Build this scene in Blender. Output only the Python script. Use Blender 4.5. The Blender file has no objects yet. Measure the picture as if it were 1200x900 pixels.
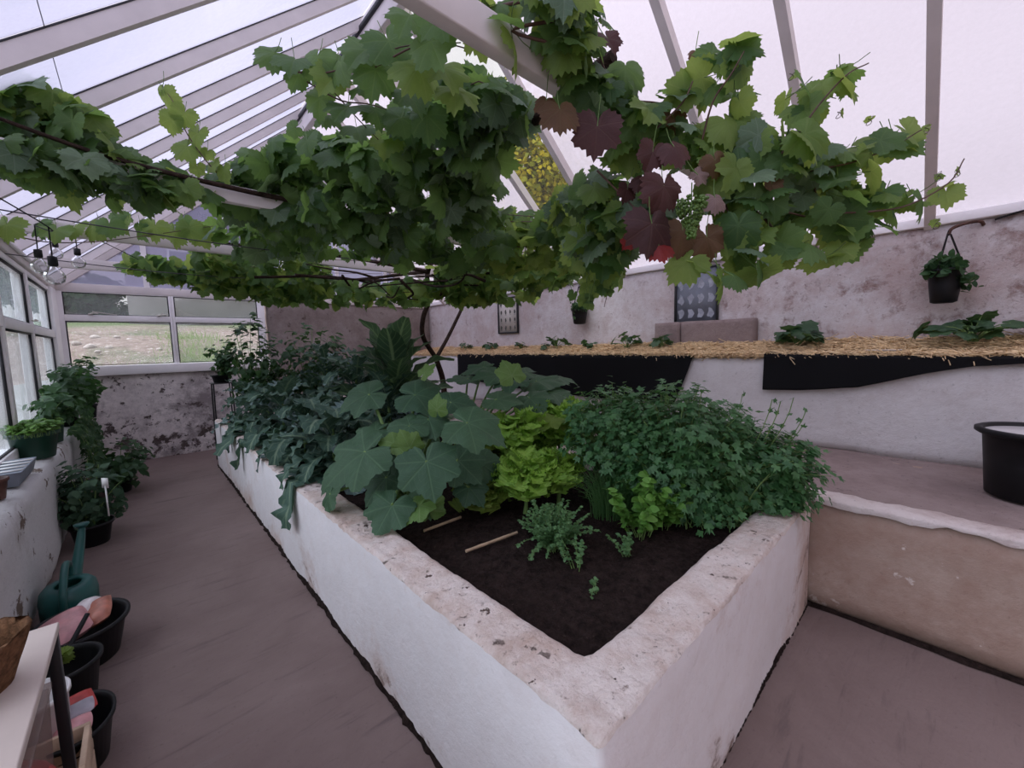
import bpy, math, random
import numpy as np
from mathutils import Vector, noise

random.seed(7); RNG = np.random.default_rng(11)
SC = bpy.context.scene
COL = SC.collection
PI = math.pi
A = np.array

# ------------------------------------------------------------------ camera
H = 1.45; FPX = 475.5
def cam_axes(yaw, pitch, roll):
    f = A([math.sin(yaw)*math.cos(pitch), math.cos(yaw)*math.cos(pitch), math.sin(pitch)])
    rt = A([math.cos(yaw), -math.sin(yaw), 0]); up = np.cross(rt, f)
    return rt*math.cos(roll)+up*math.sin(roll), -rt*math.sin(roll)+up*math.cos(roll), f
RT, UP, FW = cam_axes(math.radians(42.627), math.radians(-5.5025), math.radians(-1.3044))
CAM = A([0, 0, H])
def ray(px, py): return RT*(px-600)/FPX - UP*(py-450)/FPX + FW
def at(px, py, D): return CAM + ray(px, py)*D
def at_x(px, py, X): d = ray(px, py); return CAM + d*(X/d[0])
def at_y(px, py, Y): d = ray(px, py); return CAM + d*(Y/d[1])
def at_z(px, py, Z): d = ray(px, py); return CAM + d*((Z-H)/d[2])

cd = bpy.data.cameras.new('camera'); cam = bpy.data.objects.new('camera', cd); COL.objects.link(cam)
cd.sensor_width = 36; cd.lens = FPX/1200*36; cd.clip_start = .02; cd.clip_end = 300
from mathutils import Matrix
cam.matrix_world = Matrix(((RT[0], UP[0], -FW[0], 0), (RT[1], UP[1], -FW[1], 0), (RT[2], UP[2], -FW[2], H), (0, 0, 0, 1)))
SC.camera = cam

# ------------------------------------------------------------------ scene tree helpers
def tag(o, label=None, cat=None, group=None, kind=None):
    if label: o['label'] = label
    if cat: o['category'] = cat
    if group: o['group'] = group
    if kind: o['kind'] = kind
    return o
def empty(name, loc, label=None, cat=None, group=None, kind=None, rz=0.0):
    o = bpy.data.objects.new(name, None); COL.objects.link(o)
    o.location = [float(v) for v in loc]; o.rotation_euler = (0, 0, rz); o.empty_display_size = .1
    return tag(o, label, cat, group, kind)
def copy_tree(o, parent=None):
    c = o.copy(); COL.objects.link(c); c.parent = parent
    for ch in list(o.children): copy_tree(ch, c)
    return c

class B:
    """collects geometry, builds ONE mesh object"""
    def __init__(s): s.v = []; s.l = []; s.n = []; s.k = 0; s.uv = []; s.hasuv = False
    def add(s, V, F, UV=None):
        V = np.asarray(V, float); F = np.asarray(F, int)
        s.v.append(V); s.l.append((F + s.k).ravel()); s.n.append(np.full(len(F), F.shape[1])); s.k += len(V)
        if UV is None: s.uv.append(np.zeros((len(V), 2)))
        else: s.uv.append(np.asarray(UV, float)); s.hasuv = True
        return s
    def poly(s, V): return s.add(V, [list(range(len(V)))])
    def box(s, x0, x1, y0, y1, z0, z1):
        V = [(x, y, z) for z in (z0, z1) for y in (y0, y1) for x in (x0, x1)]
        return s.add(V, [(0, 2, 3, 1), (4, 5, 7, 6), (0, 1, 5, 4), (2, 6, 7, 3), (0, 4, 6, 2), (1, 3, 7, 5)])
    def obox(s, c, ax, hx, hy, hz):
        X, Y, Z = [A(a, float) for a in ax]; c = A(c, float)
        V = [c+X*hx*i+Y*hy*j+Z*hz*k for k in (-1, 1) for j in (-1, 1) for i in (-1, 1)]
        return s.add(V, [(0, 2, 3, 1), (4, 5, 7, 6), (0, 1, 5, 4), (2, 6, 7, 3), (0, 4, 6, 2), (1, 3, 7, 5)])
    def prism_y(s, pts, y0, y1):
        n = len(pts); V = [(p[0], y0, p[1]) for p in pts]+[(p[0], y1, p[1]) for p in pts]
        s.add(V, [(i, (i+1) % n, n+(i+1) % n, n+i) for i in range(n)])
        s.poly([V[i] for i in range(n)][::-1]); s.poly([V[n+i] for i in range(n)]); return s
    def tube(s, P, R, n=6, cap=True):
        P = np.asarray(P, float); m = len(P)
        if np.isscalar(R): R = [R]*m
        T = np.gradient(P, axis=0); T /= np.linalg.norm(T, axis=1)[:, None]+1e-9
        u = np.cross(T[0], [0, 0, 1.]);
        if np.linalg.norm(u) < 1e-3: u = np.cross(T[0], [1., 0, 0])
        V = []
        ang = np.arange(n)*2*PI/n
        for i in range(m):
            u = u - T[i]*(u@T[i]); u /= np.linalg.norm(u)+1e-9; w = np.cross(T[i], u)
            V.append(P[i]+R[i]*(np.cos(ang)[:, None]*u+np.sin(ang)[:, None]*w))
        V = np.concatenate(V)
        F = [(i*n+j, i*n+(j+1) % n, (i+1)*n+(j+1) % n, (i+1)*n+j) for i in range(m-1) for j in range(n)]
        b0 = s.k
        s.add(V, F)
        if cap:
            for i in (0, m-1):
                ring = V[i*n:(i+1)*n]; s.poly(ring[::-1] if i == 0 else ring)
        return s
    def lathe(s, prof, c=(0, 0, 0), n=28, sx=1, sy=1, rot=0):
        c = A(c, float); V = []; m = len(prof)
        for r, z in prof:
            for j in range(n):
                a = 2*PI*j/n; x, y = r*sx*math.cos(a), r*sy*math.sin(a)
                V.append(c+A([x*math.cos(rot)-y*math.sin(rot), x*math.sin(rot)+y*math.cos(rot), z]))
        F = [(i*n+j, i*n+(j+1) % n, (i+1)*n+(j+1) % n, (i+1)*n+j) for i in range(m-1) for j in range(n)]
        s.add(V, F); s.poly(V[:n][::-1]); s.poly(V[-n:]); return s
    def build(s, name, mat, parent=None, smooth=False, bevel=0, label=None, cat=None, group=None, kind=None, origin=None):
        V = np.concatenate(s.v); L = np.concatenate(s.l); N = np.concatenate(s.n)
        off = np.zeros(3)
        if parent is not None:
            off = A(parent.matrix_basis.translation)
            if parent.parent is not None: off = off + A(parent.parent.matrix_basis.translation)
        elif origin is not None: off = A(origin, float)
        me = bpy.data.meshes.new(name)
        me.vertices.add(len(V)); me.vertices.foreach_set('co', (V-off).ravel())
        me.loops.add(len(L)); me.loops.foreach_set('vertex_index', L)
        st = np.concatenate([[0], np.cumsum(N)[:-1]])
        me.polygons.add(len(N)); me.polygons.foreach_set('loop_start', st); me.polygons.foreach_set('loop_total', N)
        if smooth: me.polygons.foreach_set('use_smooth', np.ones(len(N), bool))
        if s.hasuv:
            U = np.concatenate(s.uv)[L]; ul = me.uv_layers.new(name='UVMap'); ul.data.foreach_set('uv', U.ravel())
        me.update(calc_edges=True); me.validate()
        if mat is not None: me.materials.append(mat)
        o = bpy.data.objects.new(name, me); COL.objects.link(o)
        if parent is not None: o.parent = parent
        elif origin is not None: o.location = [float(v) for v in origin]
        if bevel:
            md = o.modifiers.new('b', 'BEVEL'); md.width = bevel; md.segments = 2; md.limit_method = 'ANGLE'
        return tag(o, label, cat, group, kind)

def lift(b):
    """leaves lie over the bed wall instead of passing through it"""
    for i, V in enumerate(b.v):
        for x0, x1, y0, y1, zt in ((OX0-.02, OX0+TH+.01, OY0-.02, OY1+.1, BT+.014), (OX0-.02, OX1+.02, OY0-.02, OY0+TH+.01, BT+.014), (2.57, 3.9, YB, YE, .618), (OX0+TH-.01, OX1, OY0+TH-.01, OY1, SOIL+.012)):
            m = (V[:, 0] > x0) & (V[:, 0] < x1) & (V[:, 1] > y0) & (V[:, 1] < y1) & (V[:, 2] < zt)
            V[m, 2] = zt+(zt-V[m, 2])*.06
    return b
def fnoise(p, sc=1.0, seed=0.0): return noise.noise(Vector((p[0]*sc+seed, p[1]*sc+seed*.7, p[2]*sc-seed)))

# ------------------------------------------------------------------ materials
def srgb(r, g, b): return tuple(((c/255)/12.92 if c/255 <= .04045 else ((c/255+.055)/1.055)**2.4) for c in (r, g, b))
class NT:
    def __init__(s, name):
        s.m = bpy.data.materials.new(name); s.m.use_nodes = True; s.t = s.m.node_tree; s.t.nodes.clear()
        s.out = s.t.nodes.new('ShaderNodeOutputMaterial')
    def n(s, typ, **kw):
        x = s.t.nodes.new('ShaderNode'+typ)
        for k, v in kw.items():
            if k.startswith('i_'): x.inputs[k[2:].replace('_', ' ')].default_value = v
            else: setattr(x, k, v)
        return x
    def ln(s, a, b): s.t.links.new(a, b)
    def noise(s, scale, detail=6, rough=.6, vec=None, dist=0.0):
        x = s.n('TexNoise'); x.inputs['Scale'].default_value = scale; x.inputs['Detail'].default_value = detail
        x.inputs['Roughness'].default_value = rough; x.inputs['Distortion'].default_value = dist
        if vec is not None: s.ln(vec, x.inputs['Vector'])
        return x.outputs['Fac']
    def ramp(s, f, stops):
        x = s.n('ValToRGB'); e = x.color_ramp.elements
        while len(e) < len(stops): e.new(.5)
        for q, (p, c) in zip(e, stops): q.position = p; q.color = (c, c, c, 1) if np.isscalar(c) else (*c[:3], 1)
        s.ln(f, x.inputs[0]); return x.outputs[0]
    def mix(s, f, a, b, bt='MIX'):
        x = s.n('Mix', data_type='RGBA', blend_type=bt)
        if np.isscalar(f): x.inputs[0].default_value = f
        else: s.ln(f, x.inputs[0])
        for i, c in ((6, a), (7, b)):
            if isinstance(c, (tuple, list)): x.inputs[i].default_value = (*c[:3], 1)
            else: s.ln(c, x.inputs[i])
        return x.outputs[2]
    def math(s, op, a, b=0.0):
        x = s.n('Math', operation=op)
        for i, c in ((0, a), (1, b)):
            if np.isscalar(c): x.inputs[i].default_value = c
            else: s.ln(c, x.inputs[i])
        return x.outputs[0]
    def pos(s): return s.n('NewGeometry').outputs['Position']
    def bump(s, h, strength=.4, dist=.01):
        x = s.n('Bump'); x.inputs['Strength'].default_value = strength; x.inputs['Distance'].default_value = dist
        s.ln(h, x.inputs['Height']); return x.outputs[0]
    def princ(s, col, rough=.7, spec=.3, normal=None, metal=0.0):
        p = s.n('BsdfPrincipled')
        if isinstance(col, (tuple, list)): p.inputs['Base Color'].default_value = (*col[:3], 1)
        else: s.ln(col, p.inputs['Base Color'])
        if np.isscalar(rough): p.inputs['Roughness'].default_value = rough
        else: s.ln(rough, p.inputs['Roughness'])
        p.inputs['Specular IOR Level'].default_value = spec; p.inputs['Metallic'].default_value = metal
        if normal is not None: s.ln(normal, p.inputs['Normal'])
        return p.outputs[0]
    def end(s, sh): s.ln(sh, s.out.inputs['Surface']); return s.m

def plain(name, col, rough=.6, spec=.3, var=.12, sc=14, bump=0.0, metal=0.0):
    t = NT(name); p = t.pos(); f = t.noise(sc, 5, .6, p)
    c = t.mix(t.ramp(f, [(.3, 0.0), (.7, 1.0)]), tuple(x*(1-var) for x in col), tuple(min(1, x*(1+var)) for x in col))
    nm = t.bump(t.noise(sc*4, 4, .6, p), bump, .006) if bump else None
    return t.end(t.princ(c, rough, spec, nm, metal))

def plaster(name, base, dirt, dark, big=1.6, th=(.50, .66), th2=(.62, .70), bump=.5, mott=.3, pit=.45, spk=0, dab=0, zmask=None, ymask=None):
    """limewashed masonry: paint, worn patches of dirt and small dark chips"""
    t = NT(name); p = t.pos()
    n1 = t.noise(big, 10, .72, p, .15); n2 = t.noise(big*3.1+1, 9, .70, p, .25); n3 = t.noise(38, 5, .7, p)
    tint = t.mix(t.ramp(t.noise(big*.6, 4, .5, p), [(.3, 0.0), (.7, 1.0)]), base, tuple(x*.84 for x in base))
    def boost(f):
        for mk in (zmask, ymask):
            if mk is None: continue
            axis, a, b, amt = mk
            sx = t.n('SeparateXYZ'); t.ln(p, sx.inputs[0]); mr = t.n('MapRange'); t.ln(sx.outputs[axis], mr.inputs[0])
            mr.inputs[1].default_value = a; mr.inputs[2].default_value = b; mr.inputs[3].default_value = amt; mr.inputs[4].default_value = 0
            f = t.math('ADD', f, mr.outputs[0])
        return f
    m1 = t.ramp(boost(n1), [(th[0], 0.0), (th[1], 1.0)]); m2 = t.ramp(boost(n2), [(th2[0], 0.0), (th2[1], 1.0)])
    c = t.mix(m1, tint, dirt); c = t.mix(m2, c, dark)
    c = t.mix(t.ramp(t.noise(9, 8, .75, p), [(.42, 0.0), (.68, mott)]), c, dirt)
    c = t.mix(t.ramp(n3, [(.60, 0.0), (.72, pit)]), c, tuple(x*.45 for x in dirt))
    if spk: c = t.mix(t.ramp(t.noise(21, 4, .65, p), [(.66, 0.0), (.69, spk)]), c, tuple(x*.6 for x in dark))
    if dab: c = t.mix(t.ramp(t.noise(4.3, 6, .7, p), [(.615, 0.0), (.65, dab)]), c, (.66, .58, .53))
    h = t.math('ADD', t.math('MULTIPLY', n1, 1.2), t.math('MULTIPLY', t.noise(22, 8, .7, p), .6))
    h = t.math('SUBTRACT', h, t.math('MULTIPLY', m2, .35))
    return t.end(t.princ(c, .92, .12, t.bump(h, bump, .02)))

def leaf_mat(name, ca, cb, trans=None, rough=.5, spec=.35, vein=None, vs=.65, tf=.42, red=None, mid=None):
    t = NT(name); g = t.n('NewGeometry'); rnd = g.outputs['Random Per Island']
    c = t.mix(t.ramp(rnd, [(.0, 0.0), (1.0, 1.0)]), ca, cb)
    p = g.outputs['Position']
    c = t.mix(t.ramp(t.noise(26, 4, .6, p), [(.35, 0.0), (.7, .35)]), c, tuple(x*.6 for x in ca))
    if red is not None: c = t.mix(t.ramp(t.noise(9, 4, .6, p), [(.45, 0.0), (.6, 1.0)]), c, red)
    h = t.noise(60, 3, .5, p)
    if vein is not None:
        uv = t.n('UVMap').outputs[0]; sx = t.n('SeparateXYZ'); t.ln(uv, sx.inputs[0])
        X, Y = sx.outputs[0], sx.outputs[1]
        ang = t.math('ARCTAN2', X, Y); r = t.math('SQRT', t.math('ADD', t.math('MULTIPLY', X, X), t.math('MULTIPLY', Y, Y)))
        step = 2*PI/7.0
        a2 = t.math('ABSOLUTE', t.math('SUBTRACT', t.math('FRACT', t.math('ADD', t.math('DIVIDE', ang, step), .5)), .5))
        d = t.math('MULTIPLY', t.math('MULTIPLY', a2, step), r)
        m = t.ramp(d, [(.008, 1.0), (.030, 0.0)])
        a3 = t.math('ABSOLUTE', t.math('SUBTRACT', t.math('FRACT', t.math('SUBTRACT', t.math('MULTIPLY', r, 5.5), t.math('MULTIPLY', a2, 3.0))), .5))
        m3 = t.ramp(a3, [(.02, .45), (.10, 0.0)])
        mm = t.math('MAXIMUM', m, m3)
        c = t.mix(t.math('MULTIPLY', mm, vs), c, vein); h = t.math('SUBTRACT', t.math('MULTIPLY', h, .25), t.math('MULTIPLY', mm, .6))
    if mid is not None:
        uv = t.n('UVMap').outputs[0]; sx = t.n('SeparateXYZ'); t.ln(uv, sx.inputs[0]); au = t.math('ABSOLUTE', sx.outputs[0])
        c = t.mix(t.ramp(au, [(.06, .85), (.16, 0.0)]), c, mid)
        a3 = t.math('ABSOLUTE', t.math('SUBTRACT', t.math('FRACT', t.math('SUBTRACT', t.math('MULTIPLY', sx.outputs[1], 9.0), t.math('MULTIPLY', au, 1.6))), .5))
        m3 = t.ramp(a3, [(.03, .4), (.12, 0.0)]); c = t.mix(m3, c, mid); h = t.math('SUBTRACT', t.math('MULTIPLY', h, .3), m3)
    pr = t.princ(c, rough, spec, t.bump(h, .35, .006))
    tr = t.n('BsdfTranslucent'); x = t.mix(.65, c, trans if trans else tuple(min(1, v*3) for v in cb)); t.ln(x, tr.inputs[0])
    ms = t.n('MixShader'); ms.inputs[0].default_value = tf; t.ln(pr, ms.inputs[1]); t.ln(tr.outputs[0], ms.inputs[2])
    return t.end(ms.outputs[0])

def glass_mat(name, tint, haze=.08, haze_col=(.7, .75, .8), hs=1.5, refl=.06):
    t = NT(name); tr = t.n('BsdfTransparent'); tr.inputs[0].default_value = (*tint, 1)
    tl = t.n('BsdfTranslucent'); tl.inputs[0].default_value = (*haze_col, 1)
    df = t.n('BsdfDiffuse'); df.inputs[0].default_value = (*haze_col, 1)
    hz = t.n('MixShader'); hz.inputs[0].default_value = .15; t.ln(tl.outputs[0], hz.inputs[1]); t.ln(df.outputs[0], hz.inputs[2])
    ms = t.n('MixShader'); t.ln(t.ramp(t.noise(hs, 8, .65, t.pos()), [(.25, haze*.9), (.8, min(1, haze*1.1))]), ms.inputs[0])
    t.ln(tr.outputs[0], ms.inputs[1]); t.ln(hz.outputs[0], ms.inputs[2])
    gl = t.n('BsdfGlossy'); gl.inputs['Roughness'].default_value = .03
    m2 = t.n('MixShader'); lw = t.n('LayerWeight'); lw.inputs[0].default_value = .25
    t.ln(t.math('MULTIPLY', lw.outputs['Fresnel'], refl*4), m2.inputs[0]); t.ln(ms.outputs[0], m2.inputs[1]); t.ln(gl.outputs[0], m2.inputs[2])
    return t.end(m2.outputs[0])

M = {}
M['white_bed'] = plaster('bed_limewash', (.90, .855, .86), (.60, .46, .40), (.30, .22, .19), 1.3, (.58, .74), (.70, .78), .35, .15, .15, zmask=(2, .0, .30, .15), ymask=(0, 2.6, 2.1, .14))
M['bed_top'] = plaster('bed_worn_top', (.90, .79, .73), (.58, .41, .33), (.22, .15, .125), 3.0, (.50, .70), (.62, .70), 1.5, .7, .9, 1.0)
M['end_wall'] = plaster('end_wall_plaster', (.90, .83, .82), (.30, .26, .265), (.10, .075, .07), 2.0, (.50, .64), (.585, .63), .8, .45, .5, .6, zmask=(2, .1, .85, .07))
M['left_wall'] = plaster('low_wall_limewash', (.66, .64, .64), (.42, .38, .36), (.17, .125, .10), 1.25, (.56, .70), (.61, .622), .5, .15, .3)
M['back_wall'] = plaster('back_wall_plaster', (.70, .66, .66), (.47, .37, .35), (.27, .18, .16), 1.7, (.48, .70), (.58, .72), .7, .6, .7, .5, ymask=(1, -.6, 2.2, .09))
M['inner_wall'] = plaster('shade_toned_end_plaster', (.36, .31, .29), (.22, .175, .16), (.11, .08, .07), 2.2, (.44, .64), (.60, .68), .8, .5, .6)  # canopy shade put into this darker brownish plaster colour
M['planter_wall'] = plaster('planter_wall_limewash', (.72, .69, .68), (.50, .44, .42), (.30, .24, .23), 1.2, (.54, .70), (.69, .73), .5)
M['step_face'] = plaster('step_render', (.46, .35, .29), (.31, .20, .155), (.19, .12, .09), 1.5, (.40, .66), (.62, .74), .5, .55, .3, 0, .8)
M['step_top'] = plaster('terrace_concrete', (.32, .25, .235), (.21, .155, .145), (.10, .075, .07), 2.1, (.44, .66), (.64, .70), .6, .5, .6, .5)
M['coping'] = plaster('coping_limewash', (.70, .62, .59), (.44, .34, .31), (.26, .2, .18), 3.0, (.50, .66), (.64, .70), .8)
M['concrete'] = plaster('block_concrete', (.34, .27, .255), (.26, .20, .19), (.16, .12, .11), 5, (.4, .6), (.64, .7), 1.0)

def floor_mat():
    t = NT('brushed_concrete_floor'); p = t.pos()
    mp = t.n('Mapping'); t.ln(p, mp.inputs[0]); mp.inputs['Scale'].default_value = (1.2, 9, 1); mp.inputs['Rotation'].default_value = (0, 0, .35)
    n1 = t.noise(1.5, 8, .65, p, .5); n2 = t.noise(2.0, 7, .62, mp.outputs[0], .4); n3 = t.noise(55, 4, .6, p)
    c = t.mix(t.ramp(n1, [(.3, 0.0), (.72, 1.0)]), (.170, .121, .110), (.235, .174, .160))
    c = t.mix(t.ramp(n2, [(.28, .5), (.42, 0.0)]), c, (.075, .058, .056))
    c = t.mix(t.ramp(n2, [(.60, 0.0), (.75, .25)]), c, (.24, .195, .19))
    c = t.mix(t.ramp(n3, [(.62, 0.0), (.72, .4)]), c, (.10, .075, .07))
    h = t.math('ADD', t.math('MULTIPLY', n2, 1.0), t.math('MULTIPLY', n3, .25))
    return t.end(t.princ(c, .85, .2, t.bump(h, .6, .015)))
M['floor'] = floor_mat()

def soil_mat():
    t = NT('dark_compost'); p = t.pos(); n1 = t.noise(30, 8, .75, p); n2 = t.noise(6, 6, .6, p)
    c = t.mix(t.ramp(n1, [(.35, 0.0), (.7, 1.0)]), (.012, .0075, .0065), (.055, .036, .031))
    c = t.mix(t.ramp(t.noise(90, 3, .6, p), [(.66, 0.0), (.74, .6)]), c, (.15, .11, .085))
    return t.end(t.princ(c, .95, .1, t.bump(t.math('ADD', n1, n2), 1.0, .03)))
M['soil'] = soil_mat()
M['straw'] = plain('straw_gold', (.80, .54, .32), .7, .2, .45, 30)
M['straw_bed'] = plain('straw_mat', (.52, .33, .19), .9, .1, .5, 45, .8)
M['fabric'] = plain('black_woven_fabric', (.007, .007, .008), .85, .15, .3, 120, .3)
M['upvc'] = plain('white_painted_frame', (.90, .87, .88), .45, .35, .05, 4)
M['timber'] = plain('pale_painted_rafter', (.72, .66, .645), .6, .25, .07, 5)
M['seal'] = plain('dark_rubber_seal', (.03, .03, .035), .6, .3)
M['steel'] = plain('window_stay_metal', (.45, .42, .38), .4, .5, .1, 10, 0, .8)
M['black_plastic'] = plain('black_plastic', (.008, .008, .009), .5, .25, .15, 8)
M['black_metal'] = plain('black_painted_metal', (.010, .010, .012), .4, .5)
M['teal_plastic'] = plain('teal_plastic', (.012, .085, .075), .4, .45, .15, 8)
M['green_plastic'] = plain('dark_green_plastic', (.012, .05, .032), .45, .45)
M['brown_pot'] = plain('brown_plastic', (.10, .045, .035), .55, .3)
M['terracotta'] = plain('dull_terracotta', (.26, .12, .08), .8, .2, .3, 12, .3)
M['coir'] = plain('brown_coir', (.17, .085, .045), .95, .1, .5, 60, 1.0)
M['board'] = plain('pale_board', (.62, .52, .47), .6, .3, .08, 5)
M['wood'] = plain('pale_wood', (.50, .36, .26), .7, .2, .2, 9)
M['cane'] = plain('bamboo_cane', (.42, .30, .20), .7, .2, .2, 20)
M['bark'] = plain('vine_bark', (.040, .026, .020), .9, .1, .5, 35, 1.0)
M['shoot'] = plain('vine_shoot', (.085, .085, .035), .6, .3, .5, 12)
M['petiole'] = plain('green_stalk', (.16, .26, .08), .5, .3, .3, 9)
M['red_shoot'] = plain('reddish_cane', (.10, .055, .04), .6, .3, .4, 12)
M['white_plastic'] = plain('white_plastic', (.75, .73, .72), .45, .4, .05)
M['iron'] = plain('rusty_iron', (.09, .045, .035), .8, .3, .4, 20, .4, .2)
M['cord'] = plain('dark_cord', (.02, .018, .018), .8, .2)
M['wire'] = plain('galvanised_wire', (.06, .05, .06), .5, .4)
M['red_print'] = plain('red_print', (.45, .05, .045), .5, .35, .35, 16)
M['pink_film'] = plain('pink_film', (.55, .26, .27), .35, .5, .3, 14)
M['orange_film'] = plain('orange_brown_film', (.42, .15, .10), .35, .5, .35, 18)
M['grey_film'] = plain('grey_film', (.40, .37, .42), .3, .5, .25, 14)
M['white_film'] = plain('white_film', (.70, .64, .64), .3, .5, .15, 14)
M['ink'] = plain('dark_ink', (.10, .10, .09), .7, .2)
M['paper'] = plain('cream_paper', (.56, .53, .48), .7, .2, .06, 6)
M['slate'] = plain('blue_grey_board', (.19, .21, .25), .55, .3, .2, 6)
M['chalk'] = plain('chalk_grey', (.34, .36, .41), .8, .1, .25, 20)
M['glass'] = glass_mat('window_glass', (.90, .93, .93), .07)
M['glass_left'] = glass_mat('hazy_side_glass', (.82, .87, .89), .13, (.55, .62, .66), .7)
M['glass_gable'] = glass_mat('dusty_gable_glass', (.70, .70, .80), .42, (.34, .34, .44), 6)
M['clear_pane'] = glass_mat('clear_roof_pane', (.93, .95, .94), .02, (.7, .7, .7), 2, .02)
M['roof_left'] = glass_mat('frosted_roof_pane', (.84, .85, .93), .60, (.56, .56, .64), 30, .02)
M['roof_right'] = glass_mat('frosted_roof_pane_warm', (.88, .86, .90), .60, (.80, .77, .82), 30, .02)
M['bulb_glass'] = glass_mat('bulb_glass', (.86, .86, .86), .18, (.8, .8, .8), 3, .2)
def clear_plastic():
    t = NT('clear_plastic_box'); tr = t.n('BsdfTransparent'); tr.inputs[0].default_value = (.85, .80, .78, 1)
    p = t.princ((.42, .33, .31), .25, .5); ms = t.n('MixShader'); ms.inputs[0].default_value = .35
    t.ln(tr.outputs[0], ms.inputs[1]); t.ln(p, ms.inputs[2]); return t.end(ms.outputs[0])
M['clear_box'] = clear_plastic()
M['water'] = plain('sky_reflection_water', (.62, .60, .60), .12, .6, .05)  # pale sky reflection put into the water's base colour

M['vine'] = leaf_mat('vine_leaf_green', (.052, .125, .045), (.125, .225, .066), (.32, .52, .11), .5, .35, (.20, .30, .10), .35, tf=.50)
M['vine_lit'] = leaf_mat('vine_leaf_lit_yellow_green', (.135, .245, .060), (.25, .36, .090), (.50, .64, .13), .5, .3, (.30, .38, .13), .35, tf=.52)  # lit copy of the vine leaf, backlit brightness put into its colour
M['vine_blue'] = leaf_mat('vine_leaf_underside', (.10, .17, .105), (.17, .25, .14), (.30, .46, .14), .6, .3, (.22, .30, .2), tf=.34)
M['vine_red'] = leaf_mat('vine_leaf_burgundy', (.050, .020, .020), (.105, .038, .034), (.16, .045, .03), .55, .35, (.10, .05, .04), tf=.30)
M['vine_brown'] = leaf_mat('vine_leaf_bronze', (.10, .055, .030), (.17, .095, .05), (.30, .15, .05), .6, .3, (.14, .10, .05), tf=.30)
M['vine_pink'] = leaf_mat('vine_leaf_faded_pink', (.22, .15, .135), (.32, .22, .20), (.35, .2, .16), .65, .25, (.30, .22, .19), tf=.25)
M['vine_scarlet'] = leaf_mat('vine_leaf_scarlet', (.20, .018, .020), (.32, .035, .03), (.55, .06, .04), .5, .35, (.2, .03, .03), tf=.35)
M['grape'] = plain('unripe_grape', (.085, .16, .030), .4, .4, .25, 40)
M['squash'] = leaf_mat('courgette_leaf', (.038, .092, .050), (.070, .140, .068), (.13, .27, .08), .55, .3, (.12, .22, .11), .38, tf=.22)
M['squash_young'] = leaf_mat('courgette_leaf_young', (.10, .20, .05), (.16, .27, .07), (.28, .42, .08), .5, .3, (.2, .3, .12), tf=.3)  # paler green of the small young leaves
M['kale'] = leaf_mat('kale_leaf', (.030, .078, .050), (.085, .150, .115), (.10, .20, .09), .6, .25, None, tf=.18, mid=(.20, .28, .18))
M['kale_pale'] = leaf_mat('kale_leaf_bluish', (.12, .19, .18), (.17, .24, .23), (.12, .22, .14), .6, .25, None, tf=.15, mid=(.32, .40, .34))
M['chard'] = leaf_mat('upright_leaf', (.040, .090, .048), (.085, .15, .075), (.14, .26, .09), .5, .3, None, tf=.25, mid=(.26, .38, .18))
M['lettuce'] = leaf_mat('lettuce_leaf', (.20, .38, .055), (.37, .60, .10), (.42, .70, .10), .45, .35, None, tf=.42)
M['lettuce_old'] = leaf_mat('lettuce_outer_leaf', (.14, .22, .035), (.24, .33, .06), (.4, .52, .1), .5, .3, None, tf=.38)
M['parsley'] = leaf_mat('parsley_leaf', (.045, .135, .050), (.085, .210, .070), (.16, .38, .08), .45, .4, None, tf=.28)
M['basil'] = leaf_mat('basil_leaf', (.10, .25, .045), (.17, .36, .065), (.3, .55, .09), .4, .45, None, tf=.32)
M['chive'] = leaf_mat('chive_leaf', (.055, .15, .05), (.11, .23, .07), None, .45, .4, None, tf=.2)
M['thyme'] = leaf_mat('thyme_leaf', (.075, .17, .07), (.14, .26, .10), None, .5, .3, None, tf=.25)
M['straw_plant'] = leaf_mat('young_courgette_leaf', (.028, .070, .034), (.055, .115, .048), (.15, .3, .08), .5, .35, None, tf=.25)
M['tomato'] = leaf_mat('tomato_leaf', (.026, .072, .030), (.060, .130, .050), (.12, .26, .06), .5, .3, None, tf=.28)
M['cress'] = leaf_mat('seedling_leaf', (.10, .22, .05), (.17, .32, .07), (.3, .5, .1), .5, .3, None, tf=.3)
M['tree_gold'] = leaf_mat('golden_tree_leaf', (.17, .21, .012), (.60, .46, .015), (.5, .45, .02), .6, .2, None, tf=.35)
M['hedge'] = leaf_mat('dark_shrub_leaf', (.030, .070, .040), (.060, .11, .060), None, .6, .2, None, tf=.2)
M['grass'] = leaf_mat('rough_grass_blade', (.14, .22, .07), (.24, .31, .12), None, .7, .1, None, tf=.25)
def terrain_mat():
    t = NT('bank_earth'); p = t.pos(); n1 = t.noise(.5, 6, .6, p, .4); n2 = t.noise(5, 8, .7, p)
    c = t.mix(t.ramp(n2, [(.35, 0.0), (.65, 1.0)]), (.19, .135, .115), (.34, .265, .23))
    c = t.mix(t.ramp(n1, [(.54, 0.0), (.66, .8)]), c, (.13, .145, .085))
    c = t.mix(t.ramp(t.noise(11, 4, .6, p), [(.60, 0.0), (.66, .8)]), c, (.58, .53, .50))
    c = t.mix(t.ramp(t.noise(28, 3, .6, p), [(.64, 0.0), (.68, .8)]), c, (.62, .57, .55))
    sx = t.n('SeparateXYZ'); t.ln(p, sx.inputs[0])
    g = t.mix(t.ramp(n2, [(.3, 0.0), (.7, 1.0)]), (.10, .135, .065), (.16, .205, .09))
    mr = t.n('MapRange'); t.ln(sx.outputs[1], mr.inputs[0]); mr.inputs[1].default_value = 13.5; mr.inputs[2].default_value = 15
    c = t.mix(mr.outputs[0], c, g)
    return t.end(t.princ(c, .95, .1, t.bump(n2, .8, .06)))
M['terrain'] = terrain_mat()
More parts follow.
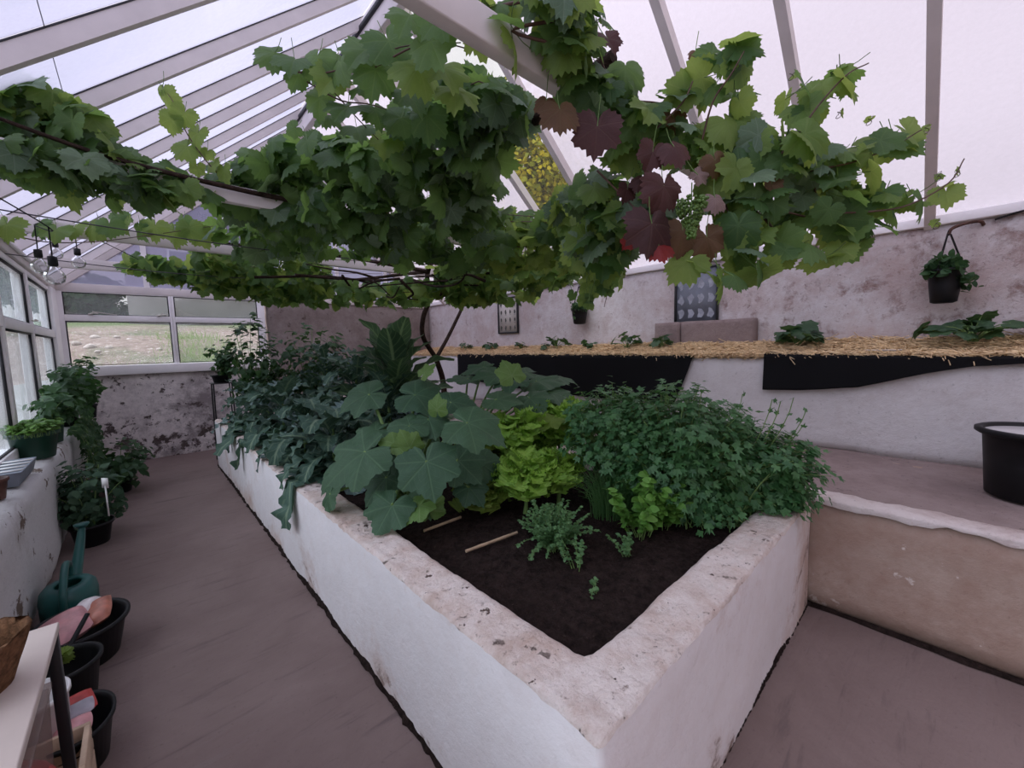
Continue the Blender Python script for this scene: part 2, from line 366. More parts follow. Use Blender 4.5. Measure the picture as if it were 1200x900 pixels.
M['house'] = plain('grey_render', (.36, .33, .37), .9, .1, .1, 2)
M['slates'] = plain('blue_grey_slates', (.20, .20, .25), .7, .2, .2, 5)
M['rock'] = plain('pale_stone', (.50, .44, .41), .9, .1, .25, 9, .6)

# ------------------------------------------------------------------ leaf templates  (petiole at origin, tip +Y, face +Z)
def radial_leaf(ctrl, n_out=44, rings=3, serr=.08, cup=.25, fold=.12, wave=.06, seed=0, nw=5):
    rg = random.Random(seed)
    th = np.linspace(-PI, PI, n_out, endpoint=False)
    ca = A([math.radians(c[0]) for c in ctrl]); cr = A([c[1] for c in ctrl])
    r = np.interp(np.abs(th), ca, cr)
    r *= 1+serr*np.where(np.arange(n_out) % 2 == 0, 1, -1)*A([rg.uniform(.5, 1.2) for _ in th])
    V = [A([[0, 0, 0]])]; F = []
    ph = rg.uniform(0, 6)
    for k in range(1, rings+1):
        q = k/rings
        x = np.sin(th)*r*q; y = np.cos(th)*r*q
        z = -cup*(q*r)**2 + fold*np.abs(x) + wave*q*q*np.sin(th*nw+ph)*r
        V.append(np.stack([x, y, z], 1))
    V = np.concatenate(V)
    for j in range(n_out):
        j2 = (j+1) % n_out
        F.append((0, 1+j2, 1+j))
        for k in range(rings-1):
            a, b = 1+k*n_out, 1+(k+1)*n_out
            F.append((a+j, a+j2, b+j2)); F.append((a+j, b+j2, b+j))
    return V, A(F), V[:, :2].copy()
GR = [(0, 1.0), (12, .90), (26, .76), (38, .84), (52, .92), (66, .82), (80, .71), (94, .77), (112, .82), (135, .70), (156, .60), (170, .36), (180, .06)]
VINE = [radial_leaf(GR, 48, 2, .075, random.uniform(.15, .62), random.uniform(-.15, .40), random.uniform(.03, .11), i) for i in range(10)]
SQ = [(0, 1.06), (10, .95), (30, .76), (46, .88), (54, .94), (64, .84), (84, .70), (102, .80), (112, .82), (122, .74), (140, .62), (156, .56), (170, .38), (180, .06)]
SQUASH = [radial_leaf(SQ, 60, 4, .035, random.uniform(.08, .42), random.uniform(.02, .34), random.uniform(.03, .075), 40+i, 7) for i in range(6)]
PAR = [(0, 1.0), (10, .72), (20, .40), (34, .60), (48, .80), (62, .45), (76, .28), (98, .42), (140, .14), (180, .05)]
PARS = [radial_leaf(PAR, 20, 1, .10, .1, .15, .05, 70+i) for i in range(5)]
OV = [(0, 1.0), (12, .93), (30, .72), (60, .5), (90, .36), (130, .22), (180, .04)]
OVAL = [radial_leaf(OV, 14, 2, .01, .35, .12, .02, 90+i) for i in range(4)]
TOM = [(0, 1.0), (10, .78), (22, .5), (34, .62), (48, .40), (64, .52), (85, .30), (120, .26), (180, .05)]
TOMA = [radial_leaf(TOM, 22, 1, .06, .25, .1, .05, 110+i) for i in range(4)]

def strip_leaf(L, wfun, n=14, m=3, arch=1.0, ruffle=0.0, rn=5, keel=.1, seed=0, twist=0.0, ragged=0.0):
    """long leaf along +Y from the base, arching back; m cells each side of the midrib"""
    rg = random.Random(seed); V = []; UV = []
    y = z = 0.0; ang = 0.0; ds = L/n
    for i in range(n+1):
        t = i/n; w = wfun(t)*L
        tw = twist*t
        for j in range(-m, m+1):
            u = j/m; ww = w
            if abs(j) == m and ragged: ww = w*(1+ragged*(rg.uniform(-1, 1)))
            x = u*ww; dz = keel*abs(x) + ruffle*L*abs(u)**1.5*math.sin(t*rn*2*PI + (1.7 if u > 0 else 0) + rg.uniform(-.4, .4))*min(1, w/L*6)
            nx, nz = x*math.cos(tw)-dz*math.sin(tw), x*math.sin(tw)+dz*math.cos(tw)
            V.append((nx, y - nz*math.sin(ang), z + nz*math.cos(ang))); UV.append((u, t))
        ang = -arch*t*t*1.0 - arch*.35*t
        y += ds*math.cos(ang); z += ds*math.sin(ang)
    k = 2*m+1
    F = [(i*k+j, i*k+j+1, (i+1)*k+j+1, (i+1)*k+j) for i in range(n) for j in range(2*m)]
    return A(V), A(F), A(UV)
def kale_w(t): return (.03 if t < .16 else .03+.135*math.sin(PI*min(1, (t-.12)/.92))**.7*(1+.36*math.sin(t*38)))*1.0
KALE = [strip_leaf(1, kale_w, 26, 3, random.uniform(.6, 1.7), .05, 6, .2, 130+i, random.uniform(-.5, .5), .25) for i in range(8)]
def let_w(t): return .10+.34*math.sin(PI*min(1, t*.62+.02))
LETT = [strip_leaf(1, let_w, 24, 5, random.uniform(.4, 1.5), .12, 6.5, .25, 150+i, random.uniform(-.4, .4), .22) for i in range(8)]
def chard_w(t): return .028 if t < .22 else .028+.14*math.sin(PI*min(1, (t-.18)/.84))
CHARD = [strip_leaf(1, chard_w, 16, 3, random.uniform(.5, 1.7), .03, 4, .3, 170+i, random.uniform(-.4, .4)) for i in range(5)]
def blade_w(t): return .012*(1-t)**.6
BLADE = [strip_leaf(1, blade_w, 7, 1, random.uniform(.4, 1.5), 0, 1, .3, 190+i) for i in range(5)]

def nrm(v): v = np.asarray(v, float); return v/(np.linalg.norm(v)+1e-9)
def rv(): return nrm(RNG.normal(size=3))
def put(b, tpl, p, n, t, s, sx=1.0):
    V, F, UV = tpl
    n = nrm(n); t = np.asarray(t, float); t = t-n*(t@n); t = nrm(t); x = np.cross(t, n)
    b.add(A(p)+s*(V[:, :1]*sx*x+V[:, 1:2]*t+V[:, 2:3]*n), F, UV)
def bez(p0, p1, p2, n=8):
    t = np.linspace(0, 1, n)[:, None]; p0, p1, p2 = A(p0, float), A(p1, float), A(p2, float)
    return (1-t)**2*p0+2*t*(1-t)*p1+t*t*p2
def spline(P, n=6):
    P = [A(p, float) for p in P]; P = [2*P[0]-P[1]]+P+[2*P[-1]-P[-2]]; out = []
    for i in range(1, len(P)-2):
        for k in range(n):
            t = k/n; a, b, c, d = P[i-1:i+3]
            out.append(.5*((2*b)+(-a+c)*t+(2*a-5*b+4*c-d)*t*t+(-a+3*b-3*c+d)*t**3))
    out.append(P[-2]); return A(out)
UPV = A([0, 0, 1.])
# ------------------------------------------------------------------ setting
X0, XW, YE, YB = -.70, 4.5, 7.40, -2.6        # window wall, back wall, end wall, open end behind the camera
EAVE = 2.33; XR, ZR = 1.85, 4.56
SL = (ZR-EAVE)/(XR-X0); SR = (ZR-EAVE)/(XW-XR)
def zl(x): return EAVE+.03+SL*(x-X0)
def zr(x): return EAVE+.03+SR*(XW-x)

def wavy_grid(name, mat, P, nu, nv, amp, sc, parent=None, kind='structure', axis=(0, 0, 1), seed=0.0, **kw):
    """a rough quad sheet through corners P (a,b,c,d), displaced along axis"""
    a, b_, c, d = [A(p, float) for p in P]; V = []
    for i in range(nv+1):
        for j in range(nu+1):
            u, v = j/nu, i/nv; p = (a*(1-u)+b_*u)*(1-v)+(d*(1-u)+c*u)*v
            V.append(p+A(axis)*amp*(fnoise(p, sc, seed)+.5*fnoise(p, sc*3.1, seed+3)))
    k = nu+1
    F = [(i*k+j, i*k+j+1, (i+1)*k+j+1, (i+1)*k+j) for i in range(nv) for j in range(nu)]
    b = B(); b.add(V, F); return b.build(name, mat, parent, True, kind=kind, **kw)

# floor: slab with a gently uneven top
b = B(); b.box(X0, XW, YB, YE+.1, -.25, -.012); b.build('floor_slab', M['floor'], kind='structure')
wavy_grid('floor', M['floor'], [(X0, YB, 0), (2.7, YB, 0), (2.7, YE+.05, 0), (X0, YE+.05, 0)], 60, 140, .006, 2.0)

def rough_block(b, x0, x1, y0, y1, z0, z1, step=.07, amp=.012, sc=3.0, rnd=.02, seed=0.0, keep_bottom=True):
    """masonry block: subdivided box, softened arrises, noise-displaced"""
    dims = [(x0, x1), (y0, y1), (z0, z1)]
    N = [max(1, int(round((q[1]-q[0])/step))) for q in dims]
    idx = {}; V = []
    def vid(i, j, k):
        if (i, j, k) in idx: return idx[(i, j, k)]
        p = A([dims[a][0]+(dims[a][1]-dims[a][0])*q/N[a] for a, q in enumerate((i, j, k))])
        on = [(-1 if q == 0 else 1 if q == N[a] else 0) for a, q in enumerate((i, j, k))]
        if sum(abs(o) for o in on) >= 2: p = p-A(on)*rnd*(.6+.6*abs(fnoise(p, sc*2.5, seed+9)))
        d = nrm(A(on, float)) if any(on) else 0
        p = p+d*amp*(fnoise(p, sc, seed)+.6*fnoise(p, sc*3.3, seed+5))
        idx[(i, j, k)] = len(V); V.append(p); return idx[(i, j, k)]
    F = []
    for a in range(3):
        u, v = (a+1) % 3, (a+2) % 3
        for side in (0, N[a]):
            for i in range(N[u]):
                for j in range(N[v]):
                    q = []
                    for di, dj in ((0, 0), (1, 0), (1, 1), (0, 1)):
                        t = [0, 0, 0]; t[a] = side; t[u] = i+di; t[v] = j+dj; q.append(vid(*t))
                    F.append(q if side else q[::-1])
    return b.add(V, F)

# left low wall carrying the side windows
b = B(); rough_block(b, X0-.12, -.51, YB, YE, 0, .70, .09, .014, 2.2, .025, 1.0); b.build('wall_left', M['left_wall'], smooth=True, kind='structure')
# end wall: low part under the sill, full height part behind the bed
b = B(); rough_block(b, X0-.1, 1.56, YE, YE+.3, -.12, 1.18, .09, .014, 2.4, .02, 2.0); b.build('wall_end', M['end_wall'], smooth=True, kind='structure')
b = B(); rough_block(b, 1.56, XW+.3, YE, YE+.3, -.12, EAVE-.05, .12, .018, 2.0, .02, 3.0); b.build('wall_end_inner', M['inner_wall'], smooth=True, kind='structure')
# back (right-hand) wall
b = B(); rough_block(b, XW, XW+.3, YB, YE, 0, EAVE-.05, .12, .016, 1.8, .02, 4.0); b.build('wall_right', M['back_wall'], smooth=True, kind='structure')
b = B(); b.box(XW-.03, XW+.3, YB, YE, EAVE-.06, EAVE+.01); b.build('trim_1', M['upvc'], bevel=.006, kind='structure')

b = B(); rough_block(b, X0-.1, XW+.3, YB-.3, YB, -.1, EAVE-.05, .14, .016, 1.8, .02, 8.0); b.build('wall_rear_added', M['back_wall'], smooth=True, kind='structure')  # unseen wall added behind the camera to darken the bed's front face
# terrace with coping strip
ter = empty('terrace', (3.2, 2.5, 0), kind='structure')
b = B(); rough_block(b, 2.588, 3.86, YB, YE, 0, .600, .10, .008, 2.0, .02, 5.0); b.build('terrace_face', M['step_face'], ter, True)
wavy_grid('terrace_top', M['step_top'], [(2.66, YB, .606), (3.86, YB, .606), (3.86, YE, .606), (2.66, YE, .606)], 16, 90, .006, 3.0, ter, None)
b = B(); V = []; F = []; n = 420
for i in range(n+1):
    y = YB+(YE-YB)*i/n; w = .12+.06*fnoise((0, y, 0), 3.0, 2)+.05*fnoise((0, y, 0), 9.0, 2)+.03*fnoise((0, y, 0), 23, 2); d = .026+.022*fnoise((0, y, 0), 5, 7)+.014*fnoise((0, y, 0), 17, 7)
    e = .006*fnoise((0, y, 0), 7, 4)
    V += [(2.584+e*.3, y, .606-d), (2.581+e*.5, y, .600), (2.592+e*.5, y, .611), (2.60+w, y, .612), (2.615+w, y, .60)]
F = [(i*5+j, (i+1)*5+j, (i+1)*5+j+1, i*5+j+1) for i in range(n) for j in range(4)]
b.add(V, F); b.build('coping', M['coping'], ter, True)

# planter wall along the back, filled with straw
b = B(); rough_block(b, 3.83, 4.00, YB, YE, .59, 1.30, .07, .012, 2.3, .02, 6.0); b.build('planter_wall', M['planter_wall'], smooth=True, kind='structure')

# ------------------------------------------------------------------ roof
roof = empty('ceiling', (XR, 2.5, EAVE), kind='structure')
RY_L = [2.66+.65*k for k in range(-7, 8)]; RY_R = [.165+.66*k for k in range(-3, 12)]
RY_L = [y for y in RY_L if YB < y < YE]; RY_R = [y for y in RY_R if YB < y < YE]
dl = A([1, SL])/math.hypot(1, SL); nl = A([-dl[1], dl[0]]); dr = A([-1, SR])/math.hypot(1, SR); nr = A([dr[1], -dr[0]])
def raf(b, side, y, w=.05, depth=.115):
    if side == 'L': p0, p1, nn = A([X0-.06, zl(X0-.06)]), A([XR, zl(XR)]), nl
    else: p0, p1, nn = A([XW+.06, zr(XW+.06)]), A([XR, zr(XR)]), -nr if nr[1] < 0 else nr
    q = [p0, p1, p1-nn*depth, p0-nn*depth]
    if side == 'R': q = q[::-1]
    b.prism_y(q, y, y+w)
for y in RY_L: b = B(); raf(b, 'L', y, .042, .080); b.build('rafter', M['timber'], roof, bevel=.004)
for y in RY_R: b = B(); raf(b, 'R', y-.025, .06, .085); b.build('rafter', M['timber'], roof, bevel=.004)
for y in (YE-.03,):
    b = B(); raf(b, 'L', y, .07, .13); b.build('verge_rafter', M['timber'], roof, bevel=.004)
    b = B(); raf(b, 'R', y, .07, .13); b.build('verge_rafter', M['timber'], roof, bevel=.004)
def pane(side, y0, y1, mat):
    b = B(); e = .004
    if side == 'L': p0, p1 = A([X0-.08, zl(X0-.08)]), A([XR-.03, zl(XR-.03)]); nn = nl
    else: p0, p1 = A([XW+.08, zr(XW+.08)]), A([XR+.03, zr(XR+.03)]); nn = -nr if nr[1] < 0 else nr
    b.prism_y([p0+nn*.001, p1+nn*.001, p1+nn*(.001+e), p0+nn*(.001+e)], y0, y1); b.build('pane', mat, roof)
ys = [YB]+RY_L+[YE+.04]
for i in range(len(ys)-1): pane('L', ys[i]+.006, ys[i+1]-.006+.05*0, M['roof_left'])
ys = [YB]+RY_R+[YE+.04]
for i in range(len(ys)-1):
    m = M['clear_pane'] if abs(ys[i]-2.805) < .02 else M['roof_right']
    pane('R', ys[i]+.006, ys[i+1]-.006, m)
for i, y in enumerate(RY_L):                                       # dark seal line where each pane meets its rafter
    b = B(); nn = nl
    p0, p1 = A([X0, zl(X0)]), A([XR, zl(XR)]); b.prism_y([p0-nn*.006, p1-nn*.006, p1, p0], y-.004, y); b.build('seal', M['seal'], roof)
b = B(); b.box(XR-.035, XR+.035, YB, YE, ZR-.30, ZR-.02); b.build('ridge_beam', M['timber'], roof, bevel=.006)
b = B(); b.box(XR-.06, XR-.036, YB, YE, ZR-.13, ZR-.09); b.build('ridge_gap_strip', M['seal'], roof)  # dark strip added for the gap along the ridge beam
b = B(); xx = -.17; b.box(xx-.0015, xx+.0015, YB, YE, zl(xx)-.004, zl(xx)-.001); b.build('lap_joint', M['wire'], roof)
for y in (.97, 2.95, 4.52, 6.12):
    b = B(); b.box(X0-.02, XW+.02, y, y+.05, EAVE, EAVE+.10); b.build('tie_beam', M['timber'], roof, bevel=.005)
b = B(); b.box(X0-.07, X0+.05, YB, YE, EAVE-.09, EAVE+.01); b.build('eave_beam', M['timber'], roof, bevel=.006)
b = B(); b.box(X0+.05, X0+.075, YB, YE, EAVE-.03, EAVE-.01); b.build('eave_lip', M['upvc'], roof, bevel=.003)
b = B(); b.box(X0-.05, XW, YE-.02, YE+.08, EAVE-.10, EAVE); b.build('end_eave_beam', M['timber'], roof, bevel=.006)

# gable glazing above the end wall
gab = empty('window_gable', (XR, YE, EAVE), kind='structure')
b = B(); b.prism_y([(X0, EAVE), (XW, EAVE), (XR, ZR)], YE+.03, YE+.036); b.build('pane', M['glass_gable'], gab)
for x in (.18, 1.1, 1.85, 2.7, 3.6):
    zt = min(zl(x), zr(x))-.03; b = B(); b.box(x-.03, x+.03, YE, YE+.06, EAVE, zt); b.build('mullion', M['upvc'], gab, bevel=.004)

# end windows
def stay(parent, x, y, z, L, sgn):
    b = B(); b.tube([(x, y-.01, z), (x+.02*sgn, y-.035, z+.01), (x+.07*sgn, y-.04, z+.012)], .008, 6); b.box(x-.02, x+.02, y-.012, y, z-.012, z+.012)
    b.tube([(x+.02, y-.03, z+.03), (x+L*sgn, y-.015, z-.005)], .006, 5); b.build('stay', M['steel'], parent, True)
def end_window(name, x0, x1, w0, w1):
    z0, z1, zt0, zt1 = 1.31, 2.235, 1.868, 1.945; y0, y1 = YE-.015, YE+.06
    o = empty(name, ((x0+x1)/2, YE, z0), kind='structure')
    f = B(); f.box(x0-w0, x0, y0, y1, z0-.02, z1+.02); f.box(x1, x1+w1, y0, y1, z0-.02, z1+.02)
    f.box(x0, x1, y0, y1, z1-.015, z1+.02); f.build('frame', M['upvc'], o, bevel=.006)
    f = B(); f.box(x0, x1, y0-.005, y1, zt0, zt1); f.build('transom', M['upvc'], o, bevel=.006)
    f = B()
    for a, c in ((z0, zt0), (zt1, z1-.015)):
        f.box(x0, x0+.012, y0+.006, y0+.02, a, c); f.box(x1-.012, x1, y0+.006, y0+.02, a, c); f.box(x0+.012, x1-.012, y0+.006, y0+.02, a, a+.008); f.box(x0+.012, x1-.012, y0+.006, y0+.02, c-.010, c)
    f.build('gasket', M['seal'], o)
    f = B(); f.box(x0, x1, YE+.02, YE+.026, z0-.02, zt0+.01); f.build('pane', M['glass'], o)
    f = B(); f.box(x0, x1, YE+.02, YE+.026, zt1-.01, z1); f.build('pane', M['glass'], o)
    return o
w1 = end_window('window_1', -.605, .385, .10, .028)
stay(w1, -.38, YE-.02, 1.955, .24, 1); stay(w1, .27, YE-.02, 1.955, .09, 1)
w2 = end_window('window_2', .442, 1.44, .028, .10)
b = B(); b.box(X0, 1.56, YE-.06, YE+.1, 1.175, 1.30); b.build('trim_2', M['upvc'], bevel=.008, kind='structure')

# side windows on the low wall
def side_window(name, y0, y1, opening):
    z0, z1, zt0, zt1 = .80, EAVE-.10, 1.655, 1.735; xa, xb = X0-.06, X0+.03
    o = empty(name, (X0, (y0+y1)/2, z0), kind='structure')
    f = B(); f.box(xa, xb, y0-.045, y0+.045, z0-.1, z1); f.box(xa, xb, y0+.045, y1-.045, z1-.045, z1); f.box(xa, xb, y0+.045, y1-.045, z0-.1, z0); f.build('frame', M['upvc'], o, bevel=.006)
    f = B(); f.box(xa, xb+.006, y0+.045, y1-.045, zt0, zt1); f.build('transom', M['upvc'], o, bevel=.006)
    f = B()
    for a, c in ((z0, zt0), (zt1, z1-.045)):
        f.box(xb-.03, xb-.014, y0+.045, y0+.065, a, c); f.box(xb-.03, xb-.014, y1-.065, y1-.045, a, c); f.box(xb-.03, xb-.014, y0+.065, y1-.065, c-.016, c); f.box(xb-.03, xb-.014, y0+.065, y1-.065, a, a+.01)
    f.build('gasket', M['seal'], o)
    f = B(); f.box(X0-.012, X0-.006, y0+.04, y1-.04, z0-.01, zt0+.01); f.build('pane', M['glass_left'], o)
    f = B(); f.box(X0-.012, X0-.006, y0+.04, y1-.04, zt1-.01, z1-.04); f.build('pane', M['glass_left'], o)
    if opening:
        f = B(); f.tube([(xb+.006, y1-.10, zt1+.03), (xb+.04, y1-.10, zt1+.03), (xb+.045, y1-.22, zt1+.028)], .008, 6); f.build('handle', M['steel'], o, True)
for i, (a, c, op) in enumerate([(5.72, 7.05, 0), (4.55, 5.72, 1), (3.4, 4.55, 0), (2.2, 3.4, 1), (1.0, 2.2, 0), (-.3, 1.0, 0)]): side_window('window_%d' % (3+i), a, c, op)
b = B(); b.box(X0-.06, X0+.05, 7.0, YE+.02, .70, EAVE-.09); b.build('trim_3', M['upvc'], bevel=.008, kind='structure')
b = B(); b.box(X0-.06, X0+.04, YB, 7.05, .69, .72); b.build('trim_4', M['upvc'], bevel=.005, kind='structure')

# ------------------------------------------------------------------ raised bed
bed = empty('raised_bed', (1.62, 3.3, 0), 'long white-limewashed masonry raised bed of dark soil in the middle of the greenhouse', 'raised bed')
OX0, OX1, OY0, OY1 = .66, 2.585, .462, 6.30; TH = .185; BT = .594
def rrect(x0, x1, y0, y1, r, n=6, step=.022):
    P = []
    for cx, cy, a0 in ((x1-r, y0+r, -90), (x1-r, y1-r, 0), (x0+r, y1-r, 90), (x0+r, y0+r, 180)):
        for i in range(n+1):
            a = math.radians(a0+90*i/n); P.append((cx+r*math.cos(a), cy+r*math.sin(a)))
    Q = []
    for i, p in enumerate(P):
        q = P[(i+1) % len(P)]; d = math.hypot(q[0]-p[0], q[1]-p[1]); k = max(1, int(d/step))
        for j in range(k): Q.append((p[0]+(q[0]-p[0])*j/k, p[1]+(q[1]-p[1])*j/k))
    return A(Q)
outer = rrect(OX0, OX1, OY0, OY1, .018, 3)
def nearest_inner(p, r=.05):
    x = min(max(p[0], OX0+TH), OX1-TH); y = min(max(p[1], OY0+TH), OY1-TH); q = A([x, y])
    cx = OX0+TH+r if x < OX0+TH+r else OX1-TH-r if x > OX1-TH-r else None
    cy = OY0+TH+r if y < OY0+TH+r else OY1-TH-r if y > OY1-TH-r else None
    if cx is not None and cy is not None: c = A([cx, cy]); q = c+nrm(A([p[0], p[1]])-c)*r
    return q
inner = A([nearest_inner(p) for p in outer])
def ring(levels, seed, amp):
    V = []; n = len(outer)
    for u, z, k in levels:
        for i in range(n):
            p = outer[i]*(1-u)+inner[i]*u; q = A([p[0], p[1], z]); o = nrm(outer[i]-inner[i])
            d = fnoise(q, 2.2, seed)+.7*fnoise(q, 8, seed+2)+.4*fnoise(q, 21, seed+4)
            sgn = 1 if u < .5 else -1
            if k == .2: q = q+A([0, 0, 1])*.011*(fnoise(q, 9, 3)+.8*fnoise(q, 26, 5))+A([o[0]*sgn, o[1]*sgn, 0])*.004*fnoise(q, 30, 6)
            V.append(q+A([o[0]*sgn, o[1]*sgn, 0])*amp*d*(1 if 0 in (u,) or u == 1 else k)+A([0, 0, 1])*k*amp*(fnoise(q, 5, seed+7)+.6*fnoise(q, 17, seed+8)+.55*fnoise(q, 45, seed+9)))
    m = len(levels)
    F = [(a*n+i, a*n+(i+1) % n, (a+1)*n+(i+1) % n, (a+1)*n+i) for a in range(m-1) for i in range(n)]
    return V, F
b = B(); b.add(*ring([(-.02, -.02, 0), (0.0, .03, 0), (0, .10, 0), (0, .2, 0), (0, .3, 0), (0, .4, 0), (0, .5, 0), (.005, BT-.04, 0), (.012, BT-.014, .2)], 1.5, .008)); b.build('masonry', M['white_bed'], bed, True)
b = B(); b.add(*ring([(.012, BT-.014, .2), (.04, BT-.003, .9), (.09, BT, 1), (.14, BT, 1), (.19, BT, 1), (.24, BT, 1), (.30, BT, 1), (.36, BT+.001, 1), (.42, BT, 1), (.48, BT, 1), (.54, BT, 1), (.60, BT+.001, 1), (.66, BT, 1), (.72, BT, 1), (.82, BT-.001, 1), (.90, BT-.008, 1), (.96, BT-.022, .8), (1, BT-.06, .3), (1.0, BT-.12, 0), (1.0, .3, 0)], 1.5, .008)); b.build('worn_top', M['bed_top'], bed, True, label='worn pinkish-white top of the bed wall')
b = B(); V = []; nx, ny = 130, 420
for j in range(ny+1):
    for i in range(nx+1):
        x = OX0+TH-.03+(OX1-OX0-2*TH+.06)*i/nx; y = OY0+TH-.03+(OY1-OY0-2*TH+.06)*j/ny; p = (x, y, 0)
        V.append((x, y, .515+.016*fnoise(p, 3)+.012*fnoise(p, 11, 2)+.010*fnoise(p, 32, 5)+.007*fnoise(p, 70, 6)))
b.add(V, [(j*(nx+1)+i, j*(nx+1)+i+1, (j+1)*(nx+1)+i+1, (j+1)*(nx+1)+i) for j in range(ny) for i in range(nx)]); b.build('soil', M['soil'], bed, True, label='dark brown compost')
SOIL = .515

b = B(); V = []
for side in range(2):
    k0 = len(V); n = 260
    for i in range(n+1):
        t = i/n
        for j in range(5):
            u = j/4; w = .6*(.030+.022*fnoise((t*30+side*9, 0, 0), 2.5)+.012*fnoise((t*30, side, 0), 9))*(1-u)
            zz = .004+.022*u+.008*fnoise((t*40, u, side), 6)
            if side == 0: V.append((OX0-w+.004, OY0+(OY1-OY0)*t, zz))
            else: V.append((OX0+(OX1-OX0)*t, OY0-w*.55+.004, zz))
    b.add(V[k0:], [(i*5+j, (i+1)*5+j, (i+1)*5+j+1, i*5+j+1) for i in range(n) for j in range(4)])
b.build('dirt_line', M['soil'], None, True, kind='stuff', label='ragged line of dark dirt gathered along the foot of the raised bed', cat='dirt')
b = B(); V = []; n = 200
for i in range(n+1):
    y = YB+(OY0-YB)*i/n
    for j in range(4): u = j/3; w = .7*(.024+.016*fnoise((y, 0, 4), 5))*(1-u); V.append((2.588-w, y, .004+.02*u+.006*fnoise((y, u, 1), 12)))
b.add(V, [(i*4+j, (i+1)*4+j, (i+1)*4+j+1, i*4+j+1) for i in range(n) for j in range(3)])
b.build('dirt_line', M['soil'], None, True, kind='stuff', label='dark dirt gathered along the foot of the terrace step', cat='dirt')

# ------------------------------------------------------------------ outside
b = B(); V = []; nx, ny = 70, 60
for j in range(ny+1):
    for i in range(nx+1):
        x = -26+54*i/nx; y = 7.72+(46)*(j/ny)**1.5; p = (x, y, 0)
        z = 1.16+.07*min(y-7.7, 14)+.10*max(0, min(y-8.6, 5)) + .12*fnoise(p, .5)+.07*fnoise(p, 1.9, 3)*min(1, (y-7.7))
        if x < -1.0: z -= min(1.0, (-1.0-x)*.35)*max(0, 1-(y-7.7)/6)
        V.append((x, y, z))
b.add(V, [(j*(nx+1)+i, j*(nx+1)+i+1, (j+1)*(nx+1)+i+1, (j+1)*(nx+1)+i) for j in range(ny) for i in range(nx)]); b.build('hill', M['terrain'], smooth=True, kind='structure')
b = B(); V = []
for j in range(41):
    for i in range(31):
        x = -26+25.1*i/30; y = -8+15.7*j/40; V.append((x, y, .15+.10*fnoise((x, y, 0), .6)))
b.add(V, [(j*31+i, j*31+i+1, (j+1)*31+i+1, (j+1)*31+i) for j in range(40) for i in range(30)]); b.build('lawn', M['terrain'], smooth=True, kind='structure')

house = empty('outbuilding', (0.5, 22, 3.0), 'grey rendered outbuilding with slate roof on the bank outside the end window', 'building')
hx0, hx1, hy0, hy1 = at_y(150, 360, 19)[0], at_y(150, 360, 19)[0]+4.6, 19, 25
b = B(); b.box(hx0, hx1, hy0, hy1, 2.0, 6.0)
hm = (hy0+hy1)/2; b.add([(hx0, hy0, 6), (hx0, hy1, 6), (hx0, hm, 8.6)], [(0, 1, 2)]); b.build('wall', M['house'], house)
b = B()
for ya, yb in ((hy0-.25, hm), (hy1+.25, hm)):
    za = 5.8; b.add([(hx0-.2, ya, za), (hx1+.2, ya, za), (hx1+.2, yb, 8.75), (hx0-.2, yb, 8.75), (hx0-.2, ya, za+.12), (hx1+.2, ya, za+.12), (hx1+.2, yb, 8.87), (hx0-.2, yb, 8.87)], [(0, 1, 2, 3), (4, 5, 6, 7), (0, 1, 5, 4), (0, 3, 7, 4), (1, 2, 6, 5), (2, 3, 7, 6)])
b.build('roof', M['slates'], house)
for x in (hx0+1.6, hx0+3.4):
    b = B(); b.box(x-.45, x+.45, hy0-.03, hy0+.05, 3.9, 5.1); b.build('window', M['upvc'], house); b2 = B(); b2.box(x-.38, x+.38, hy0-.045, hy0-.032, 3.97, 5.03); b2.build('pane', M['slates'], house.children[-1])

def leafy(b, c, R, n, s, tpl=OVAL, up=.5):
    for _ in range(n):
        d = rv(); r = RNG.uniform(.55, 1.0)**.5; p = A(c)+d*A(R)*r*(1+.25*fnoise(A(c)+d*2, 1.3))
        put(b, tpl[RNG.integers(len(tpl))], p, nrm(d+UPV*up+rv()*.8), rv(), s*RNG.uniform(.7, 1.3))
def tree(name, base, crown, R, n, s, mat, label, group=None, cat='tree', th=.18):
    o = empty(name, base, label, cat, group)
    b = B(); base = A(base, float); c = A(crown, float)
    b.tube(spline([base-UPV*.1, base*.5+c*.5+A([.2, .1, 0]), c]), np.linspace(th, th*.35, 13), 8)
    for k in range(7):
        d = rv(); d[2] = abs(d[2])*.6; b.tube(spline([base*.45+c*.55, c*.7+base*.3+d*A(R)*.3, c+d*A(R)*.75]), np.linspace(th*.4, th*.08, 13), 6)
    b.build('trunk', M['bark'], o, True)
    b = B()
    for k in range(14):
        d = rv(); leafy(b, c+d*A(R)*.55, A(R)*.48, n//14, s)
    b.build('foliage', mat, o); return o
def ground_z(x, y): return 1.16+.07*min(y-7.7, 14)+.10*max(0, min(y-8.6, 5))
gc = at(618, 205, 11.0)
tree('golden_tree', (gc[0], gc[1], 1.6), gc, (1.9, 1.9, 2.6), 11000, .10, M['tree_gold'], 'golden-green tree outside seen through the clear roof pane', None, 'tree', .16)
for k, (px, D, R, nm) in enumerate([(100, 15, (1.5, 1.1, 1.0), 'dark green rounded bush on the bank outside the end window')]):
    c = at(px, 352, D); tree('garden_bush', (c[0], c[1], ground_z(c[0], c[1])), c, R, 2600, .16, M['hedge'], nm, None, 'bush', .08)
